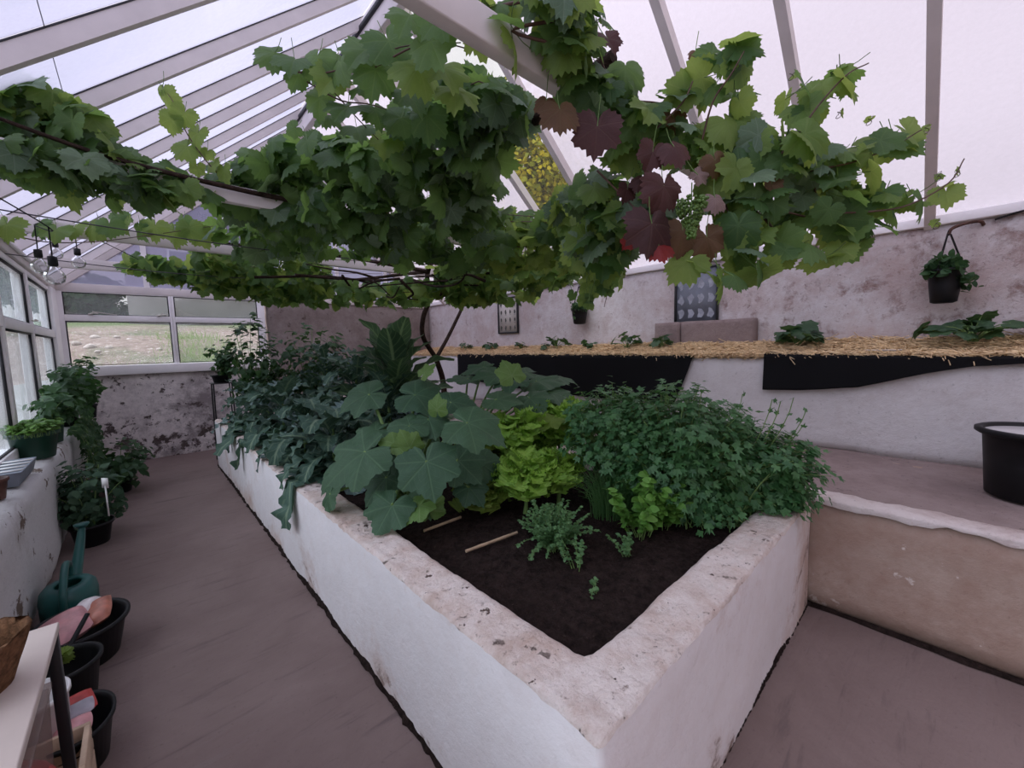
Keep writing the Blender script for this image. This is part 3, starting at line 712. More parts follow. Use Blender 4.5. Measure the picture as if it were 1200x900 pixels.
for k, (px, py, D) in enumerate([(40, 330, 19), (-70, 325, 15), (300, 342, 21)]):
    c = at(px, py, D); tree('garden_bush', (c[0], c[1], ground_z(c[0], c[1])-.5), c, (2.0, 1.6, 1.4), 2000, .2, M['hedge'], ['dark shrub behind the rounded bush outside the end window', 'dark shrub outside the hazy side windows', 'distant shrub seen beyond the second end window pane'][k], None, 'bush', .09)
for k, (px, py, D, s) in enumerate([(112, 391, 10.5, .085), (90, 409, 9.6, .075), (106, 411, 9.4, .085), (128, 411, 9.5, .06), (152, 397, 10.6, .06), (186, 405, 9.8, .05), (137, 394, 10.8, .055), (116, 422, 9.0, .05)]):
    p = at(px, py, D*.78); gz = ground_z(p[0], p[1]); b = B(); r0 = rv()
    V = []; nn, mm = 10, 7
    for i in range(mm+1):
        for j in range(nn):
            a, e = 2*PI*j/nn, -PI/2+PI*i/mm; d = A([math.cos(a)*math.cos(e), math.sin(a)*math.cos(e), math.sin(e)*.6]); V.append(A([p[0], p[1], gz+.03])+d*s*(1+.35*fnoise(d*1.7, 1, k*3.0)))
    b.add(V, [(i*nn+j, i*nn+(j+1) % nn, (i+1)*nn+(j+1) % nn, (i+1)*nn+j) for i in range(mm) for j in range(nn)])
    b.build('stone', M['rock'], None, True, 0, ['pale flat stone highest on the earth bank outside', 'pale stone lowest left on the earth bank outside', 'pale stone beside the lowest left stone on the bank', 'small pale stone right of the paired stones on the bank', 'pale stone mid-bank behind the window centre', 'pale stone on the bank near the window mullion', 'pale stone just right of the highest flat stone', 'tiny pale stone close behind the end window sill'][k], 'stone', 'stones on the earth bank', None, p)
b = B()
for _ in range(2600):
    u = RNG.uniform(); px = RNG.normal(232, 22) if u < .75 else RNG.uniform(85, 195); D = RNG.uniform(6.0, 9.5)
    p = at(px, 415, D)
    if p[1] < 7.85: continue
    gz = ground_z(p[0], p[1]); put(b, BLADE[RNG.integers(5)], (p[0], p[1], gz-.03), rv()+A([0, -.4, 0]), UPV+rv()*.35, RNG.uniform(.12, .36) if u < .75 else .1, 1.5)
b.build('rough_grass', M['grass'], kind='stuff', label='rough grass tufts on the bank just outside the end windows', cat='grass')
# ------------------------------------------------------------------ back planter: straw, fabric, blocks, wall pieces
def straw_z(x, y): return 1.285+.15*((x-3.95)/.55)+.02*fnoise((x, y, 0), 4)+.015*fnoise((x, y, 0), 11, 3)
b = B(); V = []; nx, ny = 10, 200
for j in range(ny+1):
    for i in range(nx+1):
        x = 3.985+.50*i/nx; y = YB+(YE-YB)*j/ny; V.append((x, y, straw_z(x, y)))
b.add(V, [(j*(nx+1)+i, j*(nx+1)+i+1, (j+1)*(nx+1)+i+1, (j+1)*(nx+1)+i) for j in range(ny) for i in range(nx)])
b.build('straw_bed', M['straw_bed'], None, True, kind='stuff', label='golden straw bedding filling the planter along the back wall', cat='straw')
b = B()
for _ in range(11000):
    x = RNG.uniform(3.86, 4.40); y = RNG.uniform(-.9, 7.0) if RNG.uniform() < .6 else RNG.uniform(-.6, 2.6); a = RNG.uniform(0, PI); L = RNG.uniform(.05, .20)
    if RNG.uniform() < .25: x = RNG.uniform(3.82, 3.92)
    z = max(1.30, straw_z(max(x, 3.95), y))+RNG.uniform(0, .03); d = A([math.cos(a), math.sin(a), RNG.normal()*.22]); m = A([x, y, z])
    q = m+d*L*.5; q[0] = max(q[0], 3.80); bend = rv()*.02
    b.tube(bez(m-d*L*.5, m+bend+A([0, 0, .012]), q, 4), .0034, 3, False)
b.build('straw_mulch', M['straw'], kind='stuff', label='loose golden straw mulch strewn on the planter along the back wall', cat='straw')

def fabric(name, label, outline, seed):
    """outline: list of (y, ztop, zbottom) along the planter's front face"""
    b = B(); V = []; F = []; n = 90; m = 16
    ys = np.linspace(outline[0][0], outline[-1][0], n+1); o = A(outline)
    for i, y in enumerate(ys):
        zt = np.interp(y, o[:, 0], o[:, 1]); zb = np.interp(y, o[:, 0], o[:, 2])
        V.append((3.93, y, zt+.004)); V.append((3.87, y, zt+.016))
        for j in range(m+1):
            z = zt+(zb-zt)*j/m; t = j/m
            V.append((3.802-.016*t*abs(fnoise((0, y, z*.4), 3.2, seed))-.012*fnoise((0, y, z), 5, seed)*t-.006, y, z+.004*fnoise((0, y, 0), 6, seed)))
    k = m+3
    F = [(i*k+j, i*k+j+1, (i+1)*k+j+1, (i+1)*k+j) for i in range(n) for j in range(k-1)]
    b.add(V, F); ob = b.build(name, M['fabric'], None, True, 0, label, 'fabric', None, None, (3.8, outline[0][0], 1.0))
    md = ob.modifiers.new('s', 'SOLIDIFY'); md.thickness = .004; return ob
fabric('weed_fabric', 'long black fabric sheet hanging deep over the planter behind the courgette leaves', [(1.64, 1.302, 1.28), (1.72, 1.302, 1.06), (1.80, 1.302, .84), (2.8, 1.305, .83), (4.2, 1.305, .86), (5.4, 1.31, .95)], 1.0)
fabric('weed_fabric', 'black fabric strip tapering to a point over the planter, right above the terrace', [(-.42, 1.303, 1.285), (-.1, 1.303, 1.255), (.10, 1.305, 1.205), (.45, 1.31, 1.09), (.8, 1.315, 1.045), (1.052, 1.325, 1.035)], 2.0)
for y0, y1, lab in ((2.035, 2.33, 'short rough concrete block standing behind the straw below the chalkboard'), (1.30, 2.025, 'long rough concrete block standing behind the straw, right of the short one')):
    b = B(); rough_block(b, 4.38, 4.49, y0, y1, 1.38, 1.66, .04, .004, 6, .006, y0); b.build('concrete_block', M['concrete'], None, True, 0, lab, 'block', 'concrete blocks behind the straw', None, (4.44, (y0+y1)/2, 1.38))

# framed poster
def frame_box(b, x, y0, y1, z0, z1, w, d):
    b.box(x-d, x, y0, y0+w, z0, z1); b.box(x-d, x, y1-w, y1, z0, z1); b.box(x-d, x, y0+w, y1-w, z1-w, z1); b.box(x-d, x, y0+w, y1-w, z0, z0+w)
po = empty('framed_poster', (4.49, 4.92, 1.63), 'narrow black-framed cream chart of small dark drawings on the back wall', 'picture')
b = B(); frame_box(b, 4.488, 4.68, 5.16, 1.635, 2.215, .024, .03); b.build('frame', M['black_metal'], po, bevel=.003)
b = B(); b.box(4.472, 4.48, 4.70, 5.14, 1.655, 2.195); pp = b.build('print', M['paper'], po)
b = B(); rg = random.Random(3)
for r in range(4):
    for c in range(4):
        cy, cz = 4.76+.107*c, 1.73+.125*r; n = 9
        pts = [(4.4712, cy+(.014+.012*rg.random())*math.cos(2*PI*i/n), cz+(.026+.018*rg.random())*math.sin(2*PI*i/n)) for i in range(n)]
        b = B(); b.poly(pts); b.poly([(4.4712, cy-.02, cz-.047), (4.4712, cy+.02, cz-.047), (4.4712, cy+.02, cz-.042), (4.4712, cy-.02, cz-.042)]); b.build('drawing', M['ink'], po)
ch = empty('chalkboard', (4.49, 1.9, 1.64), 'blue-grey framed board with pale leaf-like shapes on the back wall', 'picture')
b = B(); frame_box(b, 4.488, 1.672, 2.14, 1.642, 2.23, .022, .03); b.build('frame', M['black_metal'], ch, bevel=.003)
b = B(); b.box(4.472, 4.48, 1.69, 2.12, 1.66, 2.21); b.build('board', M['slate'], ch)
b = B(); rg = random.Random(5)
for r in range(3):
    for c in range(4):
        cy, cz = 1.752+.105*c, 1.745+.155*r; n = 14; ph = rg.uniform(0, 6)
        b = B(); b.poly([(4.4712, cy+(.031+.012*math.sin(3*2*PI*i/n+ph))*math.cos(2*PI*i/n), cz+(.052+.010*math.sin(4*2*PI*i/n+ph))*math.sin(2*PI*i/n)) for i in range(n)]); b.build('drawing', M['chalk'], ch)

def basket(label, y, zc, r, h, ztop, x, spill, seed):
    o = empty('hanging_basket', (x, y, zc-h/2), label, 'hanging basket', 'hanging baskets on the back wall')
    b = B(); z0 = zc-h/2; b.lathe([(r*.55, z0), (r*.78, z0+.01), (r*.92, z0+h*.5), (r*1.02, z0+h*.92), (r*1.08, z0+h*.93), (r*1.08, z0+h), (r*.98, z0+h), (r*.94, z0+h*.88), (.01, z0+h*.86)], (x, y, 0), 26); b.build('pot', M['black_plastic'], o, True)
    b = B()
    for k in range(3):
        a = 2*PI*k/3+.6; b.tube([(x+r*math.cos(a), y+r*math.sin(a), z0+h*.97), (x+.01*math.cos(a), y+.01*math.sin(a), ztop)], .006, 5)
    b.tube(spline([(x, y, ztop-.01), (x, y, ztop+.02), (x+.02, y, ztop+.03)]), .006, 5)
    b.build('hanger', M['cord'], o)
    b = B()
    for _ in range(260):
        a = RNG.uniform(0, 2*PI); rr = r*RNG.uniform(.1, 1.15); drop = max(0, RNG.uniform(-.6, 1))*spill*(1 if math.cos(a-seed) > .2 else .25); q = A([x+rr*math.cos(a)-.02, y+rr*math.sin(a), z0+h+RNG.uniform(-.02, .09)-drop])
        q[0] = min(q[0], 4.47); q[1] += (-.10*drop/.1 if math.cos(a-seed) > .2 else 0)*.5
        put(b, PARS[RNG.integers(5)] if seed > 0 else OVAL[RNG.integers(4)], q, nrm(rv()+UPV*.7), rv(), RNG.uniform(.025, .06))
    b.build('foliage', M['parsley'] if seed > 5 else M['tomato'], o); return o
basket('black hanging basket with trailing plant near the framed poster', 3.40, 1.80, .10, .19, 2.20, 4.38, .12, 1.5)
basket('black hanging pot on a bent iron hook at the right end of the back wall', .065, 1.80, .090, .24, 2.165, 4.33, .17, -1.2)
b = B(); b.tube(spline([(4.50, -.10, 2.225), (4.46, -.08, 2.245), (4.40, -.01, 2.235), (4.345, .05, 2.205), (4.33, .065, 2.165)]), .011, 7); b.build('iron_hook', M['iron'], None, True, 0, 'bent rusty iron hook in the wall holding the right hanging pot', 'hook', None, None, (4.5, -.1, 2.22))
b = B(); b.tube([(4.49, 3.36, 2.24), (4.42, 3.39, 2.245), (4.385, 3.40, 2.225)], .008, 6); b.build('iron_hook', M['iron'], None, True, 0, 'small dark hook at the wall top above the poster-side hanging basket', 'hook', None, None, (4.49, 3.36, 2.24))
b = B(); b.tube(spline([(4.485, -.15, 2.245), (4.47, -.3, 2.275), (4.475, -.6, 2.285), (4.475, -1.1, 2.31), (4.47, -1.8, 2.30)]), .007, 5); b.build('wall_rope', M['cord'], None, True, 0, 'thin dark rope running along the top of the back wall at right', 'rope', None, None, (4.48, -.2, 2.25))

# young plants in the straw
def crown_plant(name, label, base, n, L, H_, mat, tpl, cat, group=None, spread=1.0, pet=.55, flat=.6):
    o = empty(name, base, label, cat, group); s = B(); f = B()
    n = int(n*1.6)
    for k in range(n):
        a = 2*PI*k/n*1.0+RNG.uniform(-.5, .5); e = RNG.uniform(.6, 1.4); out = A([math.cos(a)*math.cos(e), math.sin(a)*math.cos(e), math.sin(e)])
        ln = 1.3*H_*RNG.uniform(.6, 1.1); tip = A(base)+A([out[0]*spread, out[1]*spread, out[2]])*ln
        tip[0] = min(tip[0], 4.40) if base[0] > 4 else tip[0]
        s.tube(bez(base, A(base)+A([0, 0, ln*pet])+out*ln*.25, tip, 6), [.005, .005, .0045, .004, .0035, .003], 5)
        put(f, tpl[RNG.integers(len(tpl))], tip, nrm(UPV*flat+out*.35+rv()*.55), nrm(A([out[0], out[1], RNG.uniform(-.5, .5)])), .74*L*RNG.uniform(.65, 1.15), .8)
    s.build('stalks', M['petiole'], o, True); f.build('leaves', mat, o, True); return o
SP = [((935, 396), 12, .15, .17, 'young courgette plant in the straw right of the concrete blocks'), ((1140, 402), 14, .15, .19, 'young courgette plant in the straw below the right hanging pot'), ((735, 400), 8, .11, .16, 'young plant in the straw left of the concrete blocks'), ((775, 402), 7, .10, .12, 'small young plant in the straw in front of the short concrete block'), ((652, 404), 8, .10, .14, 'young plant in the straw beneath the poster-side hanging basket'), ((640, 407), 6, .08, .09, 'low seedling in the straw just left of the hanging basket'), ((690, 402), 6, .09, .10, 'low seedling in the straw just right of the hanging basket'), ((610, 404), 6, .10, .10, 'low seedling in the straw right under the framed poster'), ((575, 404), 6, .10, .11, 'low seedling in the straw left of the framed poster'), ((545, 405), 6, .10, .11, 'low seedling at the far end of the straw near the vine trunk')]
for (px, py), n, L, hh, lab in SP:
    p = at_x(px, py, 4.24); p[2] = straw_z(4.24, p[1])-.01; crown_plant('young_plant', lab, p, n, L, hh, M['straw_plant'], SQUASH, 'plant', 'young plants in the straw', 1.15)
p = at_x(1035, 414, 4.02)
b = B(); b.lathe([(.02, 0), (.065, .002), (.078, .016), (.082, .018), (.078, .020), (.062, .008), (.01, .006)], (4.02, p[1], 1.335), 24, 1, 1.25); b.build('plant_saucer', M['white_plastic'], None, True, 0, 'small white oval saucer lying in the straw above the tapering black fabric', 'saucer', None, None, (4.02, p[1], 1.335))

# black tub on the terrace
tb = empty('black_tub', (3.29, -.345, .615), 'large round black plastic tub of water on the terrace at right', 'tub')
b = B(); b.lathe([(.18, .618), (.192, .622), (.205, .80), (.215, .93), (.232, .935), (.245, .945), (.245, .962), (.232, .968), (.215, .962), (.205, .93), (.19, .75)], (3.29, -.345, 0), 48); b.build('tub_body', M['black_plastic'], tb, True)
b = B(); b.lathe([(.212, .948), (.1, .949), (.004, .949)], (3.29, -.345, 0), 40); b.build('water', M['water'], tb, True, label='water coloured pale with the sky reflection')

# ------------------------------------------------------------------ left side: things on the low wall
b = B(); b.lathe([(.048, .705), (.062, .80), (.068, .80), (.068, .815), (.060, .815), (.055, .79), (.004, .785)], (-.615, 3.36, 0), 24); b.build('flower_pot', M['brown_pot'], None, True, 0, 'small reddish-brown pot at the near end of the low side wall', 'pot', None, None, (-.615, 3.36, .705))
ty = empty('seed_tray', (-.615, 3.80, .705), 'dark seed tray with white strips across its top on the low side wall', 'tray')
b = B(); y0, y1, x0, x1 = 3.58, 4.06, -.69, -.535
b.add([(x0+.02, y0+.02, .705), (x1-.02, y0+.02, .705), (x1-.02, y1-.02, .705), (x0+.02, y1-.02, .705), (x0, y0, .79), (x1, y0, .79), (x1, y1, .79), (x0, y1, .79), (x0+.02, y0+.02, .785), (x1-.02, y0+.02, .785), (x1-.02, y1-.02, .785), (x0+.02, y1-.02, .785)], [(3, 2, 1, 0), (0, 1, 5, 4), (1, 2, 6, 5), (2, 3, 7, 6), (3, 0, 4, 7), (4, 5, 9, 8), (5, 6, 10, 9), (6, 7, 11, 10), (7, 4, 8, 11), (8, 9, 10, 11)])
b.build('tray_body', M['slate'], ty, bevel=.004)
for k in range(4):
    b = B(); y = 3.64+.105*k; b.box(x0+.005, x1-.005, y, y+.03, .787, .793); b.build('strip', M['white_plastic'], ty)
def pot_plant(name, label, c, r, h, mat, fol, cat, group=None, square=False):
    o = empty(name, c, label, cat, group); x, y, z = c
    b = B(); b.lathe([(r*.72, z), (r*.75, z+.005), (r*.93, z+h*.85), (r*1.03, z+h*.86), (r*1.05, z+h), (r*.97, z+h), (r*.92, z+h*.85), (.004, z+h*.84)], (x, y, 0), 26); b.build('pot', mat, o, True)
    return o
cr = pot_plant('seedling_pot', 'dark green pot of bright green seedlings on the low side wall', (-.605, 4.55, .70), .135, .20, M['green_plastic'], None, 'potted plant')
b = B(); s = B()
for _ in range(420):
    a = RNG.uniform(0, 2*PI); r = .14*math.sqrt(RNG.uniform()); q = A([-.605+r*math.cos(a), 4.55+r*math.sin(a)*1.3, .87]); t = q+A([RNG.normal()*.015, RNG.normal()*.015, RNG.uniform(.04, .10)])
    s.tube([q, t], .0012, 3, False)
    for k in range(2): put(b, OVAL[RNG.integers(4)], t, nrm(UPV+rv()*.4), rv(), RNG.uniform(.02, .035))
s.build('stalks', M['petiole'], cr); b.build('leaves', M['cress'], cr)

def bushy(o, base, c, R, n, s, mat, tpl, stems=16, stem_mat='petiole', leafrole='leaves', cluster=3, droop=.3, spread=.05):
    sb = B(); fb = B(); base = A(base, float); c = A(c, float); R = A(R, float)
    for k in range(stems):
        d = rv(); e = c+d*R*RNG.uniform(.7, 1.0); bs = base+A([RNG.normal()*.02, RNG.normal()*.02, 0])
        P = bez(bs, (bs*.6+e*.4)+A([0, 0, .35*R[2]]), e, 9); sb.tube(P, np.linspace(.006, .002, 9), 5)
        for q in range(max(1, n//stems//cluster)):
            t = P[int(RNG.integers(3, 9))]+rv()*R*.28
            v = (t-c)/R; L = np.linalg.norm(v)
            if L > 1.05: t = c+v/L*R
            ax = nrm((t-base)*A([1, 1, .2])+rv()*.5-UPV*droop)
            for w in range(cluster):
                off = (ax*(w-(cluster-1)/2)*.7+rv()*.6)*s*.7
                put(fb, tpl[RNG.integers(len(tpl))], t+off, nrm(UPV*.8+nrm(t-c)*.7+rv()*.6), nrm(ax+rv()*.9-UPV*droop), s*RNG.uniform(.6, 1.2))
    sb.build('stems', M[stem_mat], o, True); fb.build(leafrole, mat, o, True); return o
tp = pot_plant('potted_plant', 'tall bushy green potted plant in the far corner of the low side wall', (-.60, 6.35, .70), .11, .19, M['black_plastic'], None, 'potted plant', 'bushy plants by the low wall')
bushy(tp, (-.60, 6.35, .86), (-.52, 6.1, 1.10), (.21, .75, .25), 900, .075, M['tomato'], TOMA, 26)
tp2 = pot_plant('potted_plant', 'leafy plant in a dark green pot just behind the bright seedlings', (-.60, 5.25, .70), .095, .19, M['green_plastic'], None, 'potted plant', 'bushy plants by the low wall')
bushy(tp2, (-.60, 5.25, .86), (-.56, 5.3, 1.02), (.16, .36, .17), 420, .065, M['tomato'], TOMA, 16)
tp3 = pot_plant('potted_plant', 'small dark pot with an upright shoot reaching above the sill in the far corner', (-.47, 6.95, .70), .08, .16, M['black_plastic'], None, 'potted plant', 'bushy plants by the low wall')
bushy(tp3, (-.47, 6.95, .84), (-.45, 6.95, 1.16), (.11, .16, .27), 160, .07, M['tomato'], TOMA, 7)
tr_ = empty('trailing_plant', (-.47, 6.1, .72), 'trailing green plant hanging down the far inner face of the low side wall', 'plant')
b = B(); s = B()
for k in range(22):
    y = RNG.uniform(5.4, 6.9); p0 = A([-.53, y, .74]); p1 = A([-.43+RNG.uniform(0, .06), y+RNG.normal()*.1, RNG.uniform(.12, .5)]); P = bez(p0, (-.40, y, .80), p1, 12); s.tube(P, .003, 4, False)
    for q in range(26):
        t = P[int(RNG.integers(2, 12))]+rv()*.03; put(b, TOMA[RNG.integers(4)], t, nrm(A([1, -.5, .5])+rv()*.7), nrm(rv()*.6-UPV), RNG.uniform(.03, .065))
s.build('stems', M['petiole'], tr_); b.build('leaves', M['tomato'], tr_)

fp = pot_plant('floor_plant', 'bushy plant in a dark pot with a white tag, standing on the path', (-.36, 4.42, .0), .125, .17, M['black_plastic'], None, 'potted plant', 'bushy plants by the low wall')
bushy(fp, (-.36, 4.42, .14), (-.33, 4.48, .40), (.20, .33, .29), 760, .060, M['hedge'], TOMA, 22)
pt_ = at(123, 566, 2.85); b = B(); b.obox(pt_, (nrm(RT), nrm(-FW), UPV), .022, .002, .036); b.obox(pt_-UPV*.13, (nrm(RT), nrm(-FW), UPV), .005, .002, .11); b.build('plant_tag', M['white_plastic'], fp, label='white plastic tag')
fp2 = pot_plant('floor_plant', 'low bushy plant at the far end of the path below the end window', (-.24, 5.9, .0), .12, .17, M['black_plastic'], None, 'potted plant', 'bushy plants by the low wall')
bushy(fp2, (-.24, 5.9, .14), (-.22, 5.9, .33), (.27, .4, .22), 560, .065, M['tomato'], TOMA, 18)

# watering can
wc = empty('watering_can', (-.40, 3.28, .0), 'teal green plastic watering can on the path against the low wall', 'watering can')
cx, cy = -.375, 3.20
b = B(); b.lathe([(.085, .004), (.10, .006), (.112, .03), (.115, .15), (.108, .19), (.092, .21), (.055, .215), (.050, .205), (.08, .17), (.09, .10), (.004, .03)], (cx, cy, 0), 30, 1, 1.25); b.build('can_body', M['teal_plastic'], wc, True)
b = B(); b.tube(spline([(cx-.01, cy-.15, .10), (cx-.005, cy-.16, .20), (cx, cy-.09, .29), (cx, cy+.02, .315), (cx, cy+.11, .27), (cx, cy+.125, .20)]), .016, 8); b.build('handle', M['teal_plastic'], wc, True)
b = B(); P = spline([(cx+.0, cy+.12, .07), (cx+.01, cy+.22, .17), (cx+.03, cy+.33, .30), (cx+.04, cy+.40, .38)]); b.tube(P, np.linspace(.034, .017, len(P)), 10); b.build('spout', M['teal_plastic'], wc, True)
b = B(); b.lathe([(.015, 0), (.034, .022), (.036, .03), (.004, .034)], (cx+.04, cy+.405, .378), 18); b.build('rose', M['teal_plastic'], wc, True)

# tubs with packets
def tub(label, c, r, h, sy, rot=0):
    o = empty('black_trug', c, label, 'tub', 'black tubs on the path'); x, y, z = c
    b = B(); b.lathe([(r*.72, z+.004), (r*.76, z+.004), (r*.97, z+h*.9), (r*1.06, z+h*.92), (r*1.07, z+h), (r*.98, z+h), (r*.93, z+h*.9), (r*.72, z+.02), (.004, z+.02)], (x, y, 0), 36, 1, sy, rot); b.build('tub_body', M['black_plastic'], o, True); return o
def packet(name, label, mat, c, s, ax, seed, group='packets in the black tubs'):
    """crumpled plastic packet"""
    b = B(); n = 12; V = []; X, Y, Z = [nrm(a) for a in ax]
    for sd in (1, -1):
        for i in range(n+1):
            for j in range(n+1):
                u, v = i/n*2-1, j/n*2-1; pil = (1-u**4)*(1-v**4)
                q = A(c)+X*s[0]*u*(1-.08*v*v)+Y*s[1]*v*(1-.1*u*u)+Z*(sd*s[2]*pil**.6)
                V.append(q+rv()*0+Z*.35*s[2]*fnoise(q, 14, seed)*pil+X*.1*s[0]*fnoise(q, 9, seed+3))
    k = n+1; F = [(o+i*k+j, o+i*k+j+1, o+(i+1)*k+j+1, o+(i+1)*k+j) for o in (0, k*k) for i in range(n) for j in range(n)]
    b.add(V, F); return b.build(name, mat, None, True, 0, label, 'packet', group, None, c)
tub('black oval tub of packets on the path beyond the others', (-.30, 2.74, 0), .165, .19, 1.1)
packet('soil_packet', 'pink crumpled plastic packet in the far black tub', M['pink_film'], (-.345, 2.70, .20), (.085, .10, .035), ((1, .3, .25), (-.3, 1, .2), (-.2, -.1, 1)), 1)
packet('soil_packet', 'orange-brown packet leaning in the far black tub', M['orange_film'], (-.245, 2.78, .19), (.055, .09, .03), ((1, .1, .3), (0, 1, .2), (-.2, -.2, 1)), 2)
packet('soil_packet', 'white folded packet between the pink and orange packets', M['white_film'], (-.29, 2.84, .205), (.04, .07, .025), ((1, -.4, .2), (.4, 1, .1), (-.2, 0, 1)), 3)
b = B(); b.tube([(-.345, 2.48, .15), (-.26, 2.62, .27)], .010, 6); b.build('tool_handle', M['black_plastic'], None, True, 0, 'short black tool handle sticking out between the black tubs', 'tool', None, None, (-.345, 2.48, .15))
tub('round black tub half hidden behind the bench leg', (-.325, 2.36, 0), .115, .22, 1.0)
b = B()
for k in range(7): put(b, VINE[k], A([-.33, 2.42, .21])+rv()*.025, nrm(UPV+rv()*.5), rv(), .035)
b.build('leaf_scraps', M['lettuce_old'], None, False, 0, 'pale yellow-green leaf scrap in the round black tub', 'leaf', None, 'stuff', (-.33, 2.4, .2))
tub('small oval black tub with a red packet nearest the bench leg', (-.265, 2.03, 0), .10, .17, 1.35)
packet('seed_packet', 'red and silver packet in the small oval tub by the bench leg', M['red_print'], (-.262, 2.08, .185), (.05, .06, .02), ((1, .2, .1), (-.2, 1, .1), (-.1, -.1, 1)), 5)
packet('seed_packet', 'silver grey packet lying over the red one in the small oval tub', M['grey_film'], (-.255, 2.02, .205), (.045, .035, .014), ((1, .1, .1), (-.1, 1, .2), (-.1, -.2, 1)), 6)
packet('seed_packet', 'pale pink packet at the near rim of the small oval tub', M['pink_film'], (-.262, 1.95, .19), (.05, .035, .018), ((1, .1, .1), (-.1, 1, .3), (-.1, -.3, 1)), 8)

# bench and the things on and under it
be = empty('potting_bench', (-.35, 1.2, 0), 'pale-topped narrow potting bench with black legs in the lower left corner', 'bench')
b = B(); b.box(-.50, -.222, .55, 1.675, .678, .70); b.build('bench_top', M['board'], be, bevel=.003)
for x, y in ((-.236, 1.655), (-.47, 1.655), (-.236, .58), (-.47, .58)):
    b = B(); b.box(x-.012, x+.012, y-.012, y+.012, 0, .678); b.build('leg', M['black_metal'], be, bevel=.002)
b = B(); b.box(-.482, -.224, .57, 1.667, .15, .165); b.build('shelf', M['wood'], be, bevel=.002)
cb = B(); rg = random.Random(4); V = []; n = 26; m = 9; c0 = (-.335, 1.43)
for i in range(m+1):
    t = i/m
    for j in range(n):
        a = 2*PI*j/n; r = (.062+.030*t)*(1+.10*math.sin(a*3+t*2)+.07*math.sin(a*7+1)*t); V.append((c0[0]+r*math.cos(a), c0[1]+1.1*r*math.sin(a), .70+.125*t+.012*math.sin(a*2+1)*t))
for i in range(4):
    t = 1-i/3*.8
    for j in range(n):
        a = 2*PI*j/n; r = (.062+.030*t)*.93*(1+.10*math.sin(a*3+t*2)); V.append((c0[0]+r*math.cos(a), c0[1]+1.1*r*math.sin(a), .70+.125*t-.004))
cb.add(V, [(i*n+j, i*n+(j+1) % n, (i+1)*n+(j+1) % n, (i+1)*n+j) for i in range(m+4) for j in range(n)]); cb.poly(V[:n][::-1]); cb.poly(V[-n:])
cb.build('coir_pot', M['coir'], None, True, 0, 'crumpled brown fibre pot standing on the pale bench top', 'pot', None, None, (*c0, .70))
cl = empty('storage_box', (-.345, 1.36, .165), 'clear plastic box with red inside, on the bench shelf', 'box')
b = B(); x0, x1, y0, y1, z0, z1 = -.455, -.245, 1.08, 1.60, .168, .56
b.add([(x0+.015, y0+.02, z0), (x1-.015, y0+.02, z0), (x1-.015, y1-.02, z0), (x0+.015, y1-.02, z0), (x0, y0, z1), (x1, y0, z1), (x1, y1, z1), (x0, y1, z1)], [(3, 2, 1, 0), (0, 1, 5, 4), (1, 2, 6, 5), (2, 3, 7, 6), (3, 0, 4, 7)]); b.build('box_body', M['clear_box'], cl, bevel=.004)
b = B(); b.box(x0-.006, x1+.006, y0-.006, y1+.006, z1, z1+.014); b.build('lid', M['clear_box'], cl, bevel=.004)
packet('red_bag', 'red bag inside the clear plastic box under the bench', M['red_print'], (-.32, 1.44, .33), (.085, .14, .12), ((1, 0, .1), (0, 1, .1), (-.1, -.1, 1)), 7, None)
b = B(); b.lathe([(.07, .004), (.08, .008), (.088, .30), (.095, .30), (.095, .315), (.086, .315), (.08, .02), (.004, .02)], (-.355, 2.02, 0), 28); b.build('white_bucket', M['white_plastic'], None, True, 0, 'pale white bucket standing behind the bench leg', 'bucket', None, None, (-.355, 2.02, 0))
wb = empty('wooden_box', (-.29, 1.82, 0), 'pale wooden box on the floor beside the bench leg', 'box')
for (a0, a1, c0_, c1) in ((-.40, -.215, 1.705, 1.72), (-.40, -.215, 1.905, 1.92), (-.40, -.385, 1.72, 1.905), (-.23, -.215, 1.72, 1.905)):
    for z in (.01, .115):
        b = B(); b.box(a0, a1, c0_, c1, z, z+.098); b.build('side_board', M['wood'], wb, bevel=.003)
b = B(); b.box(-.398, -.217, 1.707, 1.918, 0, .012); b.build('base', M['wood'], wb)

# ------------------------------------------------------------------ bed plants
def img_dir(dx, dy, toward=0.0): return nrm(RT*dx-UP*dy-FW*toward)
sq = empty('courgette_plant', (1.12, 2.16, SOIL-.01), 'big courgette plant with large dark lobed leaves spilling over the bed wall', 'vegetable plant')
base = A([1.12, 2.16, SOIL])
SQL = [(412, 540, 2.02, .40, (-.8, .55), (-.2, .8, .75)), (503, 556, 1.92, .34, (.25, .9), (.05, .75, .9)), (562, 500, 2.00, .36, (.95, .25), (.15, .9, .55)), (420, 466, 2.55, .36, (-.85, .3), (-.1, .8, .6)),
       (497, 458, 2.45, .38, (.75, -.3), (.1, .9, .55)), (455, 604, 1.90, .26, (-.3, .9), (0, .8, .7)), (384, 588, 2.12, .20, (-.2, .95), (-.7, .4, .6)), (545, 548, 2.12, .30, (.6, .5), (.2, .7, .7)),
       (470, 505, 2.25, .30, (-.5, .3), (-.1, .9, .5)), (535, 465, 2.35, .28, (.4, -.4), (.1, .9, .5)), (572, 548, 2.2, .24, (.8, .4), (.2, .7, .7)), (500, 590, 2.0, .20, (.3, .9), (.0, .7, .8)),
       (445, 570, 2.12, .28, (-.5, .7), (-.2, .7, .7)), (592, 468, 2.55, .30, (.9, .0), (.0, 1, .35)), (555, 578, 2.1, .20, (.6, .7), (.1, .7, .7)), (390, 560, 2.22, .26, (-.7, .6), (-.3, .7, .6)),
       (460, 545, 2.2, .28, (-.3, .7), (-.1, .8, .6)), (505, 500, 2.3, .26, (.2, .5), (0, .9, .5)), (430, 510, 2.4, .3, (-.6, .3), (-.1, .9, .4))]
fb = B(); sb = B()
